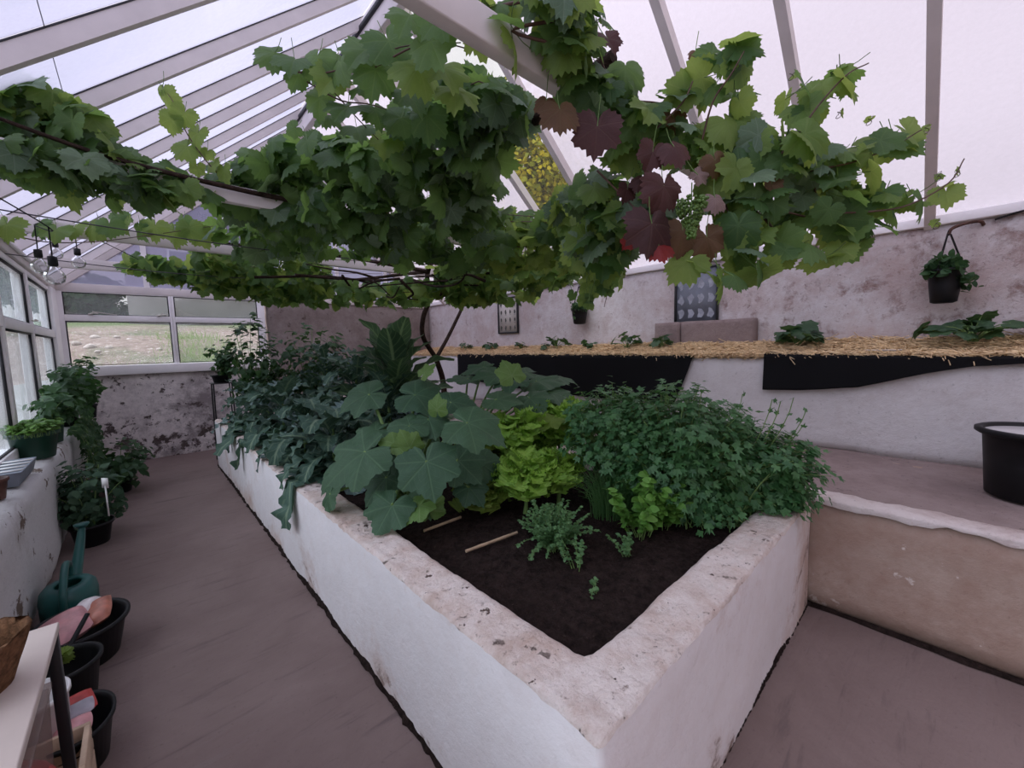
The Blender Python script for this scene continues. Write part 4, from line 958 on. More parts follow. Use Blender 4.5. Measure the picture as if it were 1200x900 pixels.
for k, (px, py, D, L, td, nn) in enumerate(SQL):
    c = at(px, py, D); t = img_dir(td[0], td[1], .25); n = nrm(RT*nn[0]+UPV*nn[1]-FW*nn[2]); o = c-t*L*.18
    put(fb, SQUASH[k % 6], o, n, t, L*.56); sb.tube(bez(base+A([RNG.normal()*.03, RNG.normal()*.03, 0]), (base+o)/2+UPV*.16, o, 10), np.linspace(.013, .008, 10), 7)
lift(fb).build('leaves', M['squash'], sq, True); sb.build('stalks', M['petiole'], sq, True)
fb = B()
for px, py, D, L in ((497, 437, 2.5, .085), (512, 480, 2.2, .085), (480, 525, 2.1, .10), (462, 520, 2.1, .11), (503, 598, 1.95, .10), (492, 592, 1.92, .11), (600, 440, 2.5, .12)):
    c = at(px, py, D); put(fb, SQUASH[int(px) % 6], c, nrm(rv()*.5+UPV*.4-FW*.5), nrm(rv()*.5+UPV), L)
fb.build('young_leaves', M['squash_young'], sq, True, label='pale young leaves')
sq2 = empty('courgette_plant', (1.95, 2.75, SOIL-.01), 'second courgette plant farther back with flat leaves reaching to the black fabric', 'vegetable plant')
base = A([1.95, 2.75, SOIL]); fb = B(); sb = B()
for k, (px, py, D, L, td) in enumerate([(640, 448, 3.0, .40, (.9, .1)), (610, 430, 3.2, .38, (-.3, -.3)), (655, 462, 2.85, .36, (.95, .2)), (575, 440, 3.0, .36, (-.7, 0)), (690, 480, 2.75, .30, (.8, .4)), (560, 425, 3.3, .34, (-.4, -.3)), (625, 475, 2.7, .32, (.3, .6)), (540, 445, 3.1, .3, (-.8, .1)), (660, 440, 3.1, .3, (.6, -.2)), (600, 455, 2.9, .3, (0, .5))]):
    c = at(px, py, D); t = img_dir(td[0], td[1], .2); n = nrm(UPV*1.0+rv()*.25-FW*.30); o = c-t*L*.18
    put(fb, SQUASH[k % 6], o, n, t, L*.56); sb.tube(bez(base, (base+o)/2+UPV*.14, o, 10), np.linspace(.012, .007, 10), 7)
fb.build('leaves', M['squash'], sq2, True); sb.build('stalks', M['petiole'], sq2, True)
fb = B()
for px, py, D, L, td in ((662, 486, 2.62, .30, (.8, -.1)), (640, 500, 2.5, .2, (-.3, .4))):
    c = at(px, py, D); put(fb, SQUASH[int(px) % 6], c-img_dir(*td)*L*.3, nrm(UPV-FW*.35), img_dir(*td, .2), L*.56)
fb.build('yellow_leaf', M['lettuce_old'], sq2, True, label='yellowing lower leaves')

def rosette(name, label, base, n, L, mat, tpl, cat, group=None, elev=(.35, 1.2), stem=0.0, pale=None, lean=None, role='leaves', sm='petiole'):
    o = empty(name, base, label, cat, group); f = B(); p = B(); s = B(); base = A(base, float)
    top = base+UPV*stem+(A(lean) if lean is not None else 0)
    if stem: s.tube(bez(base-UPV*.02, base+UPV*stem*.6, top, 6), np.linspace(.017, .010, 6), 7); s.build('stem', M[sm], o, True)
    npale = 0
    for k in range(n):
        a = k*2.399+RNG.uniform(-.3, .3); u = k/n; e = elev[0]+(elev[1]-elev[0])*u+RNG.uniform(-.15, .15)
        e = max(e, .28) if base[0] < 1.2 and math.cos(a) < .1 and name == 'kale_plant' else e
        t = A([math.cos(a)*math.cos(e), math.sin(a)*math.cos(e), math.sin(e)]); nn = A([-math.cos(a)*math.sin(e), -math.sin(a)*math.sin(e), math.cos(e)])
        at0 = base*(1-u*.9)+top*(u*.9) if stem else base
        dst = f
        if pale is not None and k % 7 == 2: dst = p; npale += 1
        put(dst, tpl[RNG.integers(len(tpl))], at0+rv()*.01, nn, t, L*RNG.uniform(.7, 1.1)*(1-.25*u), RNG.uniform(.85, 1.2))
    lift(f).build(role, mat, o, True)
    if npale: lift(p).build('pale_leaves', M[pale], o, True, label='paler bluish leaves')
    return o
for k, (x, y, st, L, n, lab) in enumerate([(.98, 2.95, .34, .46, 26, 'blue-green kale plant nearest the courgette, leaves drooping over the bed wall'), (.97, 3.60, .40, .48, 28, 'blue-green kale plant second along the path side of the bed'), (.98, 4.30, .42, .46, 28, 'blue-green kale plant third along the path side of the bed'), (1.0, 5.0, .40, .46, 26, 'blue-green kale plant fourth along the path side of the bed'), (1.02, 5.7, .34, .44, 24, 'blue-green kale plant at the far path-side corner of the bed'),
        (1.6, 3.35, .50, .46, 24, 'blue-green kale plant in the middle of the bed behind the courgette'), (1.62, 4.1, .68, .50, 28, 'taller kale plant in the middle of the bed near the strap-leaved plant'), (1.7, 5.2, .80, .50, 30, 'kale plant towards the far middle of the bed'), (2.2, 4.9, .72, .46, 26, 'kale plant at the terrace side of the bed by the vine trunk')]):
    rosette('kale_plant', lab, (x, y, SOIL-.01), n+12, L*1.18, M['kale'], KALE, 'vegetable plant', 'kale plants in the bed', (-.22, 1.15), st+.08, 'kale_pale')
rosette('strap_leaved_plant', 'tall plant of upright strap leaves with pale midribs in the middle of the bed', (1.78, 3.55, SOIL-.01), 40, .82, M['chard'], CHARD, 'vegetable plant', None, (.25, 1.45), .80)
rosette('strap_leaved_plant', 'smaller strap-leaved plant behind the tall one towards the vine trunk', (2.1, 4.1, SOIL-.01), 32, .72, M['chard'], CHARD, 'vegetable plant', None, (.2, 1.4), .66)
tm = empty('tomato_plant', (1.05, 6.1, SOIL-.01), 'tall thin tomato plant at the far bed end, in front of the end window', 'vegetable plant')
bushy(tm, (1.05, 6.1, SOIL), (1.12, 6.05, 1.30), (.34, .30, .58), 640, .085, M['tomato'], TOMA, 20)
tm2 = empty('tomato_plant', (1.75, 6.0, SOIL-.01), 'tall leafy tomato plant at the far end of the bed against the end wall', 'vegetable plant')
bushy(tm2, (1.75, 6.0, SOIL), (1.75, 5.9, 1.25), (.62, .36, .55), 1100, .085, M['tomato'], TOMA, 30)
# plant stand and pot at the far corner of the bed
ps = empty('plant_stand', (.80, 6.55, 0), 'thin black metal plant stand at the far end of the bed', 'stand')
for dx, dy in ((-.11, -.11), (.11, -.11), (.11, .11), (-.11, .11)):
    b = B(); b.tube([(.80+dx, 6.55+dy, 0), (.80+dx*.9, 6.55+dy*.9, 1.03)], .009, 6); b.build('leg', M['black_metal'], ps, True)
b = B(); b.box(.68, .92, 6.43, 6.67, 1.03, 1.042); b.build('top_plate', M['black_metal'], ps, bevel=.003)
sp = pot_plant('stand_plant', 'leafy plant in a shallow black pot on the black plant stand', (.80, 6.55, 1.042), .11, .10, M['black_plastic'], None, 'potted plant')
bushy(sp, (.80, 6.55, 1.12), (.84, 6.52, 1.36), (.22, .22, .26), 260, .07, M['tomato'], TOMA, 14)

def lettuce(label, base, c, R, n, L, mat='lettuce'):
    o = empty('lettuce', base, label, 'lettuce', 'lettuces in the bed'); f = B(); s = B(); base = A(base, float); c = A(c, float)
    s.tube(bez(base, (base+c)/2+rv()*.02, c+UPV*R[2]*.5, 6), np.linspace(.014, .006, 6), 7); s.build('stem', M['petiole'], o, True)
    for k in range(n):
        d = rv(); d[2] = d[2]*.8+.12; t = nrm(d*A([1, 1, .7])+UPV*.30); org = c+d*A(R)*RNG.uniform(.25, .75)-t*L*.35
        put(f, LETT[RNG.integers(8)], org, nrm(UPV*.8-d*.5+rv()*.3), t, L*RNG.uniform(.6, 1.1))
    f.build('leaves', M[mat], o, True); return o
lettuce('pale frilly lettuce at the path side, nearest the canes', (1.50, 1.55, SOIL-.01), (1.50, 1.53, .72), (.20, .18, .19), 240, .10)
lettuce('tall pale frilly lettuce in the middle of the lettuce patch', (1.72, 1.85, SOIL-.01), (1.72, 1.83, .86), (.24, .22, .25), 230, .115)
lettuce('tall bright lettuce beside the parsley clump', (2.03, 1.75, SOIL-.01), (2.02, 1.74, .90), (.22, .20, .26), 230, .115)
lettuce('duller low lettuce under the courgette leaves', (1.36, 1.75, SOIL-.01), (1.36, 1.73, .62), (.17, .15, .10), 100, .10, 'lettuce_old')
lettuce('bright lettuce between the thyme and the tall lettuces', (1.72, 1.50, SOIL-.01), (1.72, 1.50, .72), (.19, .17, .18), 190, .105)
lettuce('duller leafy lettuce behind the bright ones towards the courgette', (1.50, 2.05, SOIL-.01), (1.52, 2.02, .76), (.20, .18, .20), 150, .115, 'lettuce_old')

pa = empty('parsley', (2.12, .92, SOIL-.01), 'large dark green flat-leaved parsley clump overflowing the bed corner by the terrace', 'herb')
f = B(); s = B()
def parsley(c, R, n, base):
    c = A(c); R = A(R)
    for _ in range(n):
        d = rv(); d[2] = d[2]*.9+.1; e = c+d*R*RNG.uniform(.6, 1.02)*(1+.28*fnoise(d, 2.4)+.12*fnoise(d, 5.5)); bs = A(base)+A([RNG.normal()*.07, RNG.normal()*.07, 0])
        P = bez(bs, (bs+e)/2+UPV*.15, e, 7); s.tube(P, np.linspace(.0032, .0015, 7), 4, False)
        ax = nrm((e-c)*A([1, 1, .4])+rv()*.3); nn = nrm(UPV*.75+nrm(e-c)*.75+rv()*.35); sd = nrm(np.cross(ax, nn))
        for w, (a_, b_) in enumerate(((0, 1), (.55, -.1), (-.55, -.1), (.45, -.9), (-.45, -.9))):
            q = e+(sd*a_+ax*b_*.8)*.042; put(f, PARS[RNG.integers(5)], q, nrm(nn+rv()*.3), nrm(ax*.8+sd*a_*1.6+rv()*.25-UPV*.15), RNG.uniform(.029, .048))
parsley((2.12, .98, .84), (.35, .35, .36), 860, (2.1, .98, SOIL)); parsley((2.38, .70, .74), (.26, .32, .28), 680, (2.25, .78, SOIL)); parsley((2.02, 1.32, .92), (.30, .25, .28), 400, (2.05, 1.25, SOIL)); parsley((2.15, .84, .62), (.28, .20, .11), 200, (2.15, .88, SOIL))
for k in range(7):
    px = [915, 930, 945, 822, 905, 940, 870][k]; P = bez((2.2, .85, SOIL), at(px-10, 520, 2.0), at(px, [470, 466, 480, 458, 468, 500, 462][k], 2.0), 8); s.tube(P, .0022, 4, False)
    for q in P[5:]: put(f, PARS[k % 5], q+rv()*.01, rv(), rv(), .03)
s.build('stalks', M['petiole'], pa); lift(f).build('leaves', M['parsley'], pa, True)
cv = empty('chives', (1.85, 1.22, SOIL-.01), 'tuft of thin grassy chives between the lettuce and the basil', 'herb'); f = B()
for _ in range(260):
    a = RNG.uniform(0, 2*PI); r = .10*math.sqrt(RNG.uniform()); L = RNG.uniform(.16, .34); q = A([1.85+r*math.cos(a)*1.4, 1.22+r*math.sin(a), SOIL-.005]); lean = A([math.cos(a), math.sin(a), 0])*RNG.uniform(.02, .16)
    f.tube(bez(q, q+UPV*L*.7, q+UPV*L*RNG.uniform(.7, 1)+lean, 6), np.linspace(.0022, .0008, 6), 4, False)
f.build('leaves', M['chive'], cv)
def herb(name, label, base, stems, L, lmat, tpl, ls, per, lean=.8, cat='herb', up=.5, rad=.03):
    o = empty(name, base, label, cat); s = B(); f = B(); base = A(base, float)
    for k in range(stems):
        a = RNG.uniform(0, 2*PI); l = L*RNG.uniform(.55, 1.1); out = A([math.cos(a), math.sin(a), 0]); ln = RNG.uniform(.1, lean)
        bs = base+out*rad*RNG.uniform(); e = bs+out*l*ln+UPV*l*math.sqrt(max(.08, 1-ln*ln))*up*1.6; P = bez(bs, bs+UPV*l*.5+out*l*ln*.4, e, 8); s.tube(P, np.linspace(.002, .001, 8), 4, False)
        for q in range(per):
            t = .25+.75*q/per; p = P[min(7, int(t*8))]+(P[min(7, int(t*8)+1)]-P[min(7, int(t*8))])*((t*8) % 1) if int(t*8) < 7 else P[7]
            for sd in (1, -1):
                ss = rv(); put(f, tpl[RNG.integers(len(tpl))], p, nrm(UPV+ss*.7), nrm(np.cross(P[-1]-P[0], ss)*sd+UPV*.08), ls*RNG.uniform(.6, 1.15))
    s.build('stems', M['petiole'], o); f.build('leaves', M[lmat], o, True); return o
herb('thyme', 'feathery low thyme bush on open soil in front of the lettuces', (1.34, 1.20, SOIL), 120, .22, 'thyme', OVAL, .0135, 18, .95, up=.55, rad=.05)
herb('basil', 'small bright green basil plant at the path side of the basil pair', (1.70, .98, SOIL), 26, .27, 'basil', OVAL, .044, 8, .62, up=.62, rad=.06)
herb('basil', 'small bright green basil plant nearest the parsley', (1.90, .96, SOIL), 28, .25, 'basil', OVAL, .044, 8, .68, up=.6, rad=.07)
herb('seedling', 'tiny carrot seedling on the bare soil in front of the basil', (1.50, .90, SOIL), 7, .12, 'thyme', OVAL, .018, 8, .7, 'seedling')
herb('seedling', 'thin leggy seedling on the bare soil in front of the thyme', (1.27, 1.00, SOIL), 6, .13, 'thyme', OVAL, .016, 8, .5, 'seedling', up=.6)
herb('seedling', 'flattened seedling lying nearest the bed corner', (1.19, .86, SOIL), 4, .10, 'thyme', OVAL, .014, 6, .95, 'seedling', up=.15)
for a, c, lab in (((497, 622), (540, 606), 'short cane lying on the soil by the courgette leaves'), ((546, 646), (606, 624), 'bamboo cane lying on the soil in front of the first lettuce')):
    p0, p1 = at_z(*a, SOIL+.02), at_z(*c, SOIL+.022); b = B(); P = A([p0*(1-t)+p1*t for t in np.linspace(0, 1, 8)]); b.tube(P, [.0075, .007, .0082, .007, .0072, .0082, .007, .007], 8); b.build('garden_cane', M['cane'], None, True, 0, lab, 'cane', 'canes on the soil', None, p0)
# ------------------------------------------------------------------ the grapevine on the tie beams
vine = empty('grapevine', (3.0, 4.6, .61), 'big grapevine trained over the tie beams under the roof, with green and burgundy leaves', 'grapevine')
tb_ = B()
fork = at_y(511, 420, 4.55); e1 = at_y(496, 372, 4.4); e2 = at_y(541, 362, 4.6)
tb_.tube(spline([(3.0, 4.6, .60), (2.98, 4.6, 1.0), fork]), np.linspace(.042, .034, 13), 9)
tb_.tube(spline([fork, at_y(496, 395, 4.45), e1, at_y(503, 350, 4.3), (2.45, 4.0, 2.28), (2.15, 3.2, 2.42), (1.75, 2.3, 2.46), (1.55, 1.7, 2.5), at(690, 88, 1.62), at(719, 66, 1.52)]), np.linspace(.030, .024, 55), 9)
tb_.tube(spline([fork, at_y(525, 395, 4.6), e2, at_y(548, 345, 4.6), (3.3, 4.5, 2.33), (3.6, 3.6, 2.4)]), np.linspace(.026, .014, 31), 8)
tb_.tube(spline([(2.45, 4.0, 2.28), (1.5, 4.3, 2.40), (.8, 4.4, 2.40), (.2, 4.45, 2.40)]), np.linspace(.022, .009, 19), 7)
tb_.tube(spline([(2.15, 3.2, 2.42), (1.3, 2.98, 2.42), (.6, 2.92, 2.40), (0, 2.92, 2.43), (-.4, 2.9, 2.5)]), np.linspace(.022, .008, 25), 7)
tb_.tube(spline([(2.45, 4.0, 2.28), (2.0, 5.2, 2.3), (1.2, 6.0, 2.3), (.4, 6.0, 2.32)]), np.linspace(.02, .008, 19), 7)
for k in range(16):
    a0 = at(RNG.uniform(400, 560), RNG.uniform(322, 346), RNG.uniform(3.5, 4.3)); d0 = A([RNG.normal(), RNG.normal(), RNG.normal()*.12])*.5
    tb_.tube(spline([a0-d0, a0-d0*.3+rv()*.07, a0+d0*.4+rv()*.07, a0+d0+rv()*.1]), np.linspace(.014, .005, 19), 6)
tb_.build('trunk', M['bark'], vine, True, label='dark gnarled trunk and main arms')

REG = {}
CANE = B(); PET = B(); TEND = []
def leaf_at(reg, mat, p, n, t, s, pet=True, ctr=None):
    f = REG.setdefault((reg, mat), B()); put(f, VINE[RNG.integers(10)], p, n, t, s)
    if pet:
        q = A(p)-nrm(t)*.05+(nrm(A(ctr)-A(p))*.05 if ctr is not None else UPV*.03)+rv()*.02
        PET.tube(bez(p, (A(p)+q)/2+A(n)*-.012, q, 4), .0016, 3, False)
def blob(reg, px, py, D, rx, ry, rd, n, s, mats, hang=.5, face=.35):
    c = at(px, py, D); mx, my = rx*D/FPX, ry*D/FPX
    for _ in range(n):
        d = rv()*RNG.uniform(.25, 1.0)**.45
        p = c+RT*d[0]*mx-UP*d[1]*my+FW*d[2]*rd
        o = nrm(p-c); nn = nrm(UPV*.45+o*.45-FW*face+rv()*.75); t = nrm(o*.7+rv()*.7-UPV*hang)
        leaf_at(reg, mats[RNG.integers(len(mats))], p, nn, t, s*RNG.uniform(.62, 1.15), True, c)
    return c
def chain(pts, r=.0045, sag=.02):
    if len(pts) > 1:
        P = spline([A(p) for p in pts], 5); CANE.tube(P, np.linspace(r, r*.5, len(P)), 5)
V1, V2, V3 = 'vine', 'vine_lit', 'vine_blue'
ARM = [(5, 96, 1.95, 26, 18, .12, 14), (45, 120, 1.98, 28, 22, .12, 16), (90, 148, 2.03, 28, 20, .12, 16), (12, 162, 1.98, 36, 24, .14, 20), (65, 172, 2.03, 36, 24, .14, 22), (120, 185, 2.12, 34, 22, .14, 22), (165, 205, 2.2, 30, 18, .14, 18), (200, 214, 2.26, 26, 18, .14, 16), (150, 222, 2.2, 26, 14, .14, 10), (25, 188, 1.95, 30, 14, .10, 16), (70, 196, 2.0, 30, 12, .10, 16), (110, 205, 2.1, 26, 12, .1, 12), (20, 130, 1.95, 22, 18, .1, 14), (228, 224, 2.3, 18, 12, .12, 8)]
chain([blob('arm', *a, .105, [V1, V1, V3, V2], .3) for a in ARM])
for a in ((10, 178, 1.8, 26, 14, .06, 14), (50, 188, 1.86, 28, 12, .06, 14), (95, 194, 1.95, 28, 12, .06, 13), (135, 206, 2.05, 26, 12, .06, 11), (165, 214, 2.12, 20, 10, .05, 6)): blob('arm', *a, .10, [V1, V1, V3], .5, .5)
chain([(-.30, 2.92, 2.42), at(60, 212, 2.1), at(120, 221, 2.15), at(165, 222, 2.2)], .004); leaf_at('arm', V2, at(84, 224, 2.1), nrm(-FW+UPV*.2), nrm(-UPV+RT*.2), .11); leaf_at('arm', V1, at(36, 207, 2.05), nrm(-FW), nrm(-UPV+RT*.4), .06)
SPR = [(194, 112, 2.3, .085), (190, 104, 2.3, .04), (201, 140, 2.3, .085), (216, 133, 2.3, .085), (232, 156, 2.35, .10), (219, 172, 2.35, .10), (231, 196, 2.4, .06), (250, 192, 2.4, .07), (262, 200, 2.4, .08), (243, 178, 2.4, .05)]
chain([at(275, 222, 2.5), at(248, 196, 2.4), at(220, 158, 2.35), at(208, 128, 2.3), at(190, 100, 2.3)], .004)
for px, py, D, s in SPR: leaf_at('arm', V2, at(px, py, D), nrm(-FW+rv()*.5), nrm(-UPV+rv()*.7), s)
THIN = [(8, 268, 2.6, .12), (46, 268, 2.9, .11), (66, 274, 2.9, .12), (88, 271, 3.0, .12), (110, 271, 3.0, .12), (128, 268, 3.0, .11), (150, 264, 3.1, .12), (163, 272, 3.1, .11), (182, 270, 3.1, .12), (204, 277, 3.2, .13), (222, 272, 3.2, .12), (236, 280, 3.3, .12), (140, 258, 3.1, .09), (215, 262, 3.2, .08)]
chain([at(-40, 262, 2.7), at(20, 277, 2.8), at(60, 284, 2.9), at(115, 283, 3.0), at(180, 275, 3.1), at(250, 265, 3.3)], .005)
for px, py, D, s in THIN: leaf_at('arm', V2 if s > .115 else V1, at(px, py-5, D), nrm(-FW+rv()*.5+UPV*.3), nrm(-UPV+rv()*.5), s)
LOW = [(172, 314, 4.2, 22, 9, .3, 30), (205, 318, 4.2, 25, 11, .3, 44), (240, 325, 4.3, 32, 14, .35, 70), (280, 330, 4.4, 38, 18, .4, 90), (325, 335, 4.5, 42, 20, .4, 100), (375, 340, 4.5, 42, 17, .4, 90), (430, 343, 4.3, 46, 9, .4, 44), (490, 342, 4.2, 40, 10, .4, 44), (545, 338, 4.2, 45, 16, .4, 90), (600, 335, 4.0, 38, 16, .4, 70), (640, 318, 3.8, 35, 16, .3, 56), (255, 300, 4.0, 32, 14, .35, 50), (345, 318, 4.2, 40, 16, .4, 70), (545, 322, 4.0, 40, 15, .4, 60)]
chain([blob('far', *a, .105, [V1, V1, V2], .25, .15) for a in LOW])
MID = [(272, 218, 2.7, 28, 16, .2, 22), (312, 205, 2.65, 34, 20, .2, 30), (300, 238, 2.8, 46, 22, .25, 46), (345, 188, 2.5, 24, 18, .2, 20), (350, 235, 2.7, 40, 28, .25, 50), (398, 190, 2.45, 34, 26, .22, 40), (400, 245, 2.6, 45, 32, .3, 60), (450, 200, 2.35, 38, 32, .25, 52), (450, 255, 2.6, 45, 34, .3, 66), (500, 170, 2.15, 42, 40, .25, 50), (520, 225, 2.4, 48, 40, .3, 66), (555, 160, 2.0, 36, 38, .22, 46), (555, 235, 2.5, 36, 36, .3, 50), (590, 128, 1.9, 32, 26, .2, 30), (540, 120, 1.9, 38, 26, .2, 30), (545, 285, 3.1, 55, 26, .35, 66), (470, 284, 3.1, 52, 20, .35, 54), (400, 282, 3.2, 52, 18, .35, 46), (330, 280, 3.3, 50, 24, .35, 56), (285, 275, 3.4, 38, 18, .3, 36)]
chain([blob('mid', *a, .112, [V1, V1, V1, V3], .35, .25) for a in MID])
REAR = [(600, 290, 3.0, 45, 26, .3, 52), (640, 285, 2.9, 36, 24, .25, 44), (570, 262, 3.1, 30, 20, .25, 28), (680, 265, 2.5, 36, 26, .2, 40), (690, 302, 2.6, 36, 20, .2, 32), (650, 258, 2.7, 20, 18, .2, 14), (530, 250, 3.2, 30, 18, .25, 20), (610, 256, 3.1, 24, 12, .2, 10), (480, 262, 3.2, 26, 14, .2, 14)]
chain([blob('rear', *a, .105, [V2, V2, V1], .35, .2) for a in REAR])
TOPROW = [(322, 62, 1.72, .10, -.6, .8), (345, 70, 1.7, .11, -.2, 1), (372, 66, 1.68, .11, .1, 1), (398, 72, 1.66, .11, .3, 1), (390, 92, 1.7, .10, -.4, .9), (428, 58, 1.6, .12, -.3, .9), (455, 48, 1.56, .13, .2, .9), (440, 82, 1.6, .11, 0, 1), (408, 125, 1.75, .12, -.1, 1), (375, 115, 1.8, .095, -.4, .9), (383, 135, 1.85, .08, .2, 1), (418, 150, 1.9, .11, .1, 1), (478, 110, 1.7, .12, .5, .8), (470, 138, 1.8, .10, -.5, .6), (505, 48, 1.45, .12, .2, 1), (490, 78, 1.55, .12, -.3, .9), (520, 80, 1.55, .12, .3, .9), (515, 20, 1.4, .10, -.4, .7), (535, 105, 1.6, .12, .1, 1), (480, 18, 1.45, .10, -.4, .5), (455, 165, 2.0, .11, 0, 1), (440, 128, 1.8, .09, .4, .8), (360, 165, 2.2, .10, .1, 1), (345, 150, 2.2, .06, -.4, .3), (425, 100, 1.7, .09, .3, .8), (500, 135, 1.75, .11, -.2, 1), (350, 88, 1.75, .08, -.5, .6)]
for px, py, D, s, dx, dy in TOPROW: leaf_at('top', [V1, V2, V1][RNG.integers(3)], at(px, py, D), nrm(-FW*.8+UPV*.25+rv()*.4), nrm(RT*dx-UP*dy+rv()*.2), s)
chain([at(315, 80, 1.75), at(370, 86, 1.7), at(410, 78, 1.65), at(470, 55, 1.55), at(540, 50, 1.45)], .004); chain([at(360, 96, 1.75), at(400, 118, 1.75), at(440, 124, 1.8), at(500, 150, 1.95)], .004); chain([at(385, 100, 1.75), at(420, 140, 1.85), at(460, 180, 2.1)], .0035); chain([at(440, 78, 1.6), at(500, 50, 1.5), at(560, 60, 1.5)], .004)
TOPC = [(560, 14, 1.35, 34, 18, .10, 9), (628, 0, 1.25, 26, 16, .12, 8), (660, 20, 1.25, 34, 28, .12, 13), (600, 36, 1.2, 6, 16, .04, 2), (672, 58, 1.30, 20, 32, .10, 12), (676, 72, 1.35, 26, 28, .10, 12), (690, 30, 1.35, 14, 26, .08, 5), (720, 112, 1.45, 26, 26, .12, 14), (758, 140, 1.48, 30, 26, .12, 16), (735, 175, 1.55, 28, 22, .12, 12), (795, 128, 1.48, 20, 22, .10, 9), (700, 115, 1.45, 22, 26, .1, 10), (690, 108, 1.42, 16, 24, .1, 8)]
chain([blob('near', *a, .086, [V1, V2, V3, V1], .95, .65) for a in TOPC], .006)
NEAR = [(815, 168, 1.48, 36, 26, .13, 14), (852, 78, 1.38, 20, 32, .08, 8), (826, 92, 1.42, 14, 14, .06, 3), (866, 108, 1.38, 12, 18, .05, 3), (900, 182, 1.42, 36, 28, .13, 14), (948, 190, 1.46, 34, 26, .12, 13), (928, 150, 1.42, 15, 20, .07, 5), (930, 112, 1.42, 10, 14, .05, 2), (962, 112, 1.40, 22, 16, .08, 6), (992, 88, 1.40, 15, 13, .05, 3), (1000, 182, 1.5, 32, 20, .1, 9), (1046, 164, 1.5, 20, 12, .06, 4), (1028, 232, 1.5, 34, 16, .1, 9), (1072, 232, 1.5, 18, 10, .05, 3), (1102, 224, 1.5, 8, 8, .03, 2), (960, 240, 1.46, 40, 30, .13, 16), (1002, 268, 1.5, 28, 20, .1, 8), (895, 245, 1.42, 40, 34, .13, 17), (930, 292, 1.42, 28, 16, .08, 6), (850, 215, 1.45, 34, 32, .13, 14), (862, 282, 1.40, 34, 24, .12, 10), (845, 318, 1.33, 18, 14, .05, 2), (806, 316, 1.40, 18, 14, .06, 3), (885, 312, 1.36, 16, 14, .05, 2), (975, 300, 1.46, 16, 10, .05, 2), (868, 175, 1.45, 30, 26, .12, 11), (985, 215, 1.5, 32, 22, .1, 9)]
chain([blob('near', *a, .086, [V1, V2, V2, V1, V3], .8, .6) for a in NEAR[:1]+NEAR[4:6]+NEAR[15:21]], .005)
for a in NEAR[1:4]+NEAR[6:15]+NEAR[21:]: blob('near', *a, .086, [V2, V2, V1], .7, .65)
for pl in ([(820, 175, 1.48), (835, 120, 1.42), (856, 88, 1.38), (872, 60, 1.36)], [(905, 190, 1.45), (930, 165, 1.43), (958, 125, 1.4), (992, 88, 1.4), (1018, 74, 1.4)], [(950, 200, 1.47), (1000, 190, 1.5), (1045, 172, 1.5), (1080, 152, 1.5)], [(960, 250, 1.47), (1020, 248, 1.5), (1065, 240, 1.5), (1112, 214, 1.5), (1130, 186, 1.5)], [(770, 150, 1.5), (800, 120, 1.46), (812, 95, 1.44)], [(700, 200, 1.6), (735, 235, 1.55), (760, 260, 1.5)]): chain([at(q[0], q[1], q[2]-.07) for q in pl], .004)
blob('near', 772, 250, 1.55, 22, 26, .06, 12, .09, [V1, V3], .8, .6)
LEFTR = [(700, 228, 1.75, 34, 26, .13, 20), (738, 258, 1.68, 26, 26, .12, 15), (702, 285, 1.85, 34, 20, .13, 18), (730, 300, 1.8, 24, 16, .1, 10), (668, 235, 1.95, 24, 20, .12, 10)]
chain([blob('near', *a, .10, [V1, V2, V3], .6, .5) for a in LEFTR])
for k in range(15):
    px = 700+RNG.normal()*14; py = 325+k*2.2; leaf_at('near', V1 if k % 2 else V2, at(px, py, 1.9), nrm(-FW+rv()*.5), nrm(-UPV+rv()*.6), .035 if k > 6 else .05)
chain([at(702, 300, 1.9), at(712, 335, 1.9), at(708, 360, 1.9)], .003)
REDS = [('vine_brown', 656, 128, 1.28, 0.084, .0, 1), ('vine_brown', 640, 118, 1.34, 0.048, -.2, 1), ('vine_red', 700, 148, 1.30, 0.102, -.1, 1), ('vine_red', 712, 45, 1.42, 0.064, .3, .6), ('vine_red', 790, 172, 1.32, 0.072, .3, 1), ('vine_red', 765, 178, 1.34, 0.068, -.3, 1), ('vine_red', 778, 218, 1.30, 0.092, -.1, 1), ('vine_red', 764, 262, 1.29, 0.108, -.1, 1), ('vine_red', 735, 222, 1.45, 0.048, -.2, 1), ('vine_scarlet', 772, 288, 1.31, 0.062, .2, 1), ('vine_scarlet', 738, 282, 1.42, 0.037, -.5, .7), ('vine_pink', 838, 232, 1.32, 0.053, .0, 1), ('vine_pink', 818, 205, 1.36, 0.043, .5, .5), ('vine_brown', 838, 188, 1.34, 0.056, .2, .7), ('vine_brown', 800, 270, 1.36, 0.088, -.1, 1), ('vine_brown', 828, 278, 1.36, 0.080, .3, .9), ('vine_red', 752, 210, 1.42, 0.048, -.4, .7), ('vine_brown', 790, 140, 1.45, 0.064, .2, .8), ('vine_brown', 700, 105, 1.42, 0.056, .1, 1), ('vine_red', 690, 130, 1.40, 0.056, .4, .9), ('vine_brown', 905, 215, 1.36, 0.048, 0, 1), ('vine_brown', 815, 60, 1.5, 0.032, 0, 1)]
for m, px, py, D, s, dx, dy in REDS: leaf_at('near', m, at(px, py, D), nrm(-FW*.9+UPV*.15+rv()*.28), nrm(RT*dx-UP*dy), s)
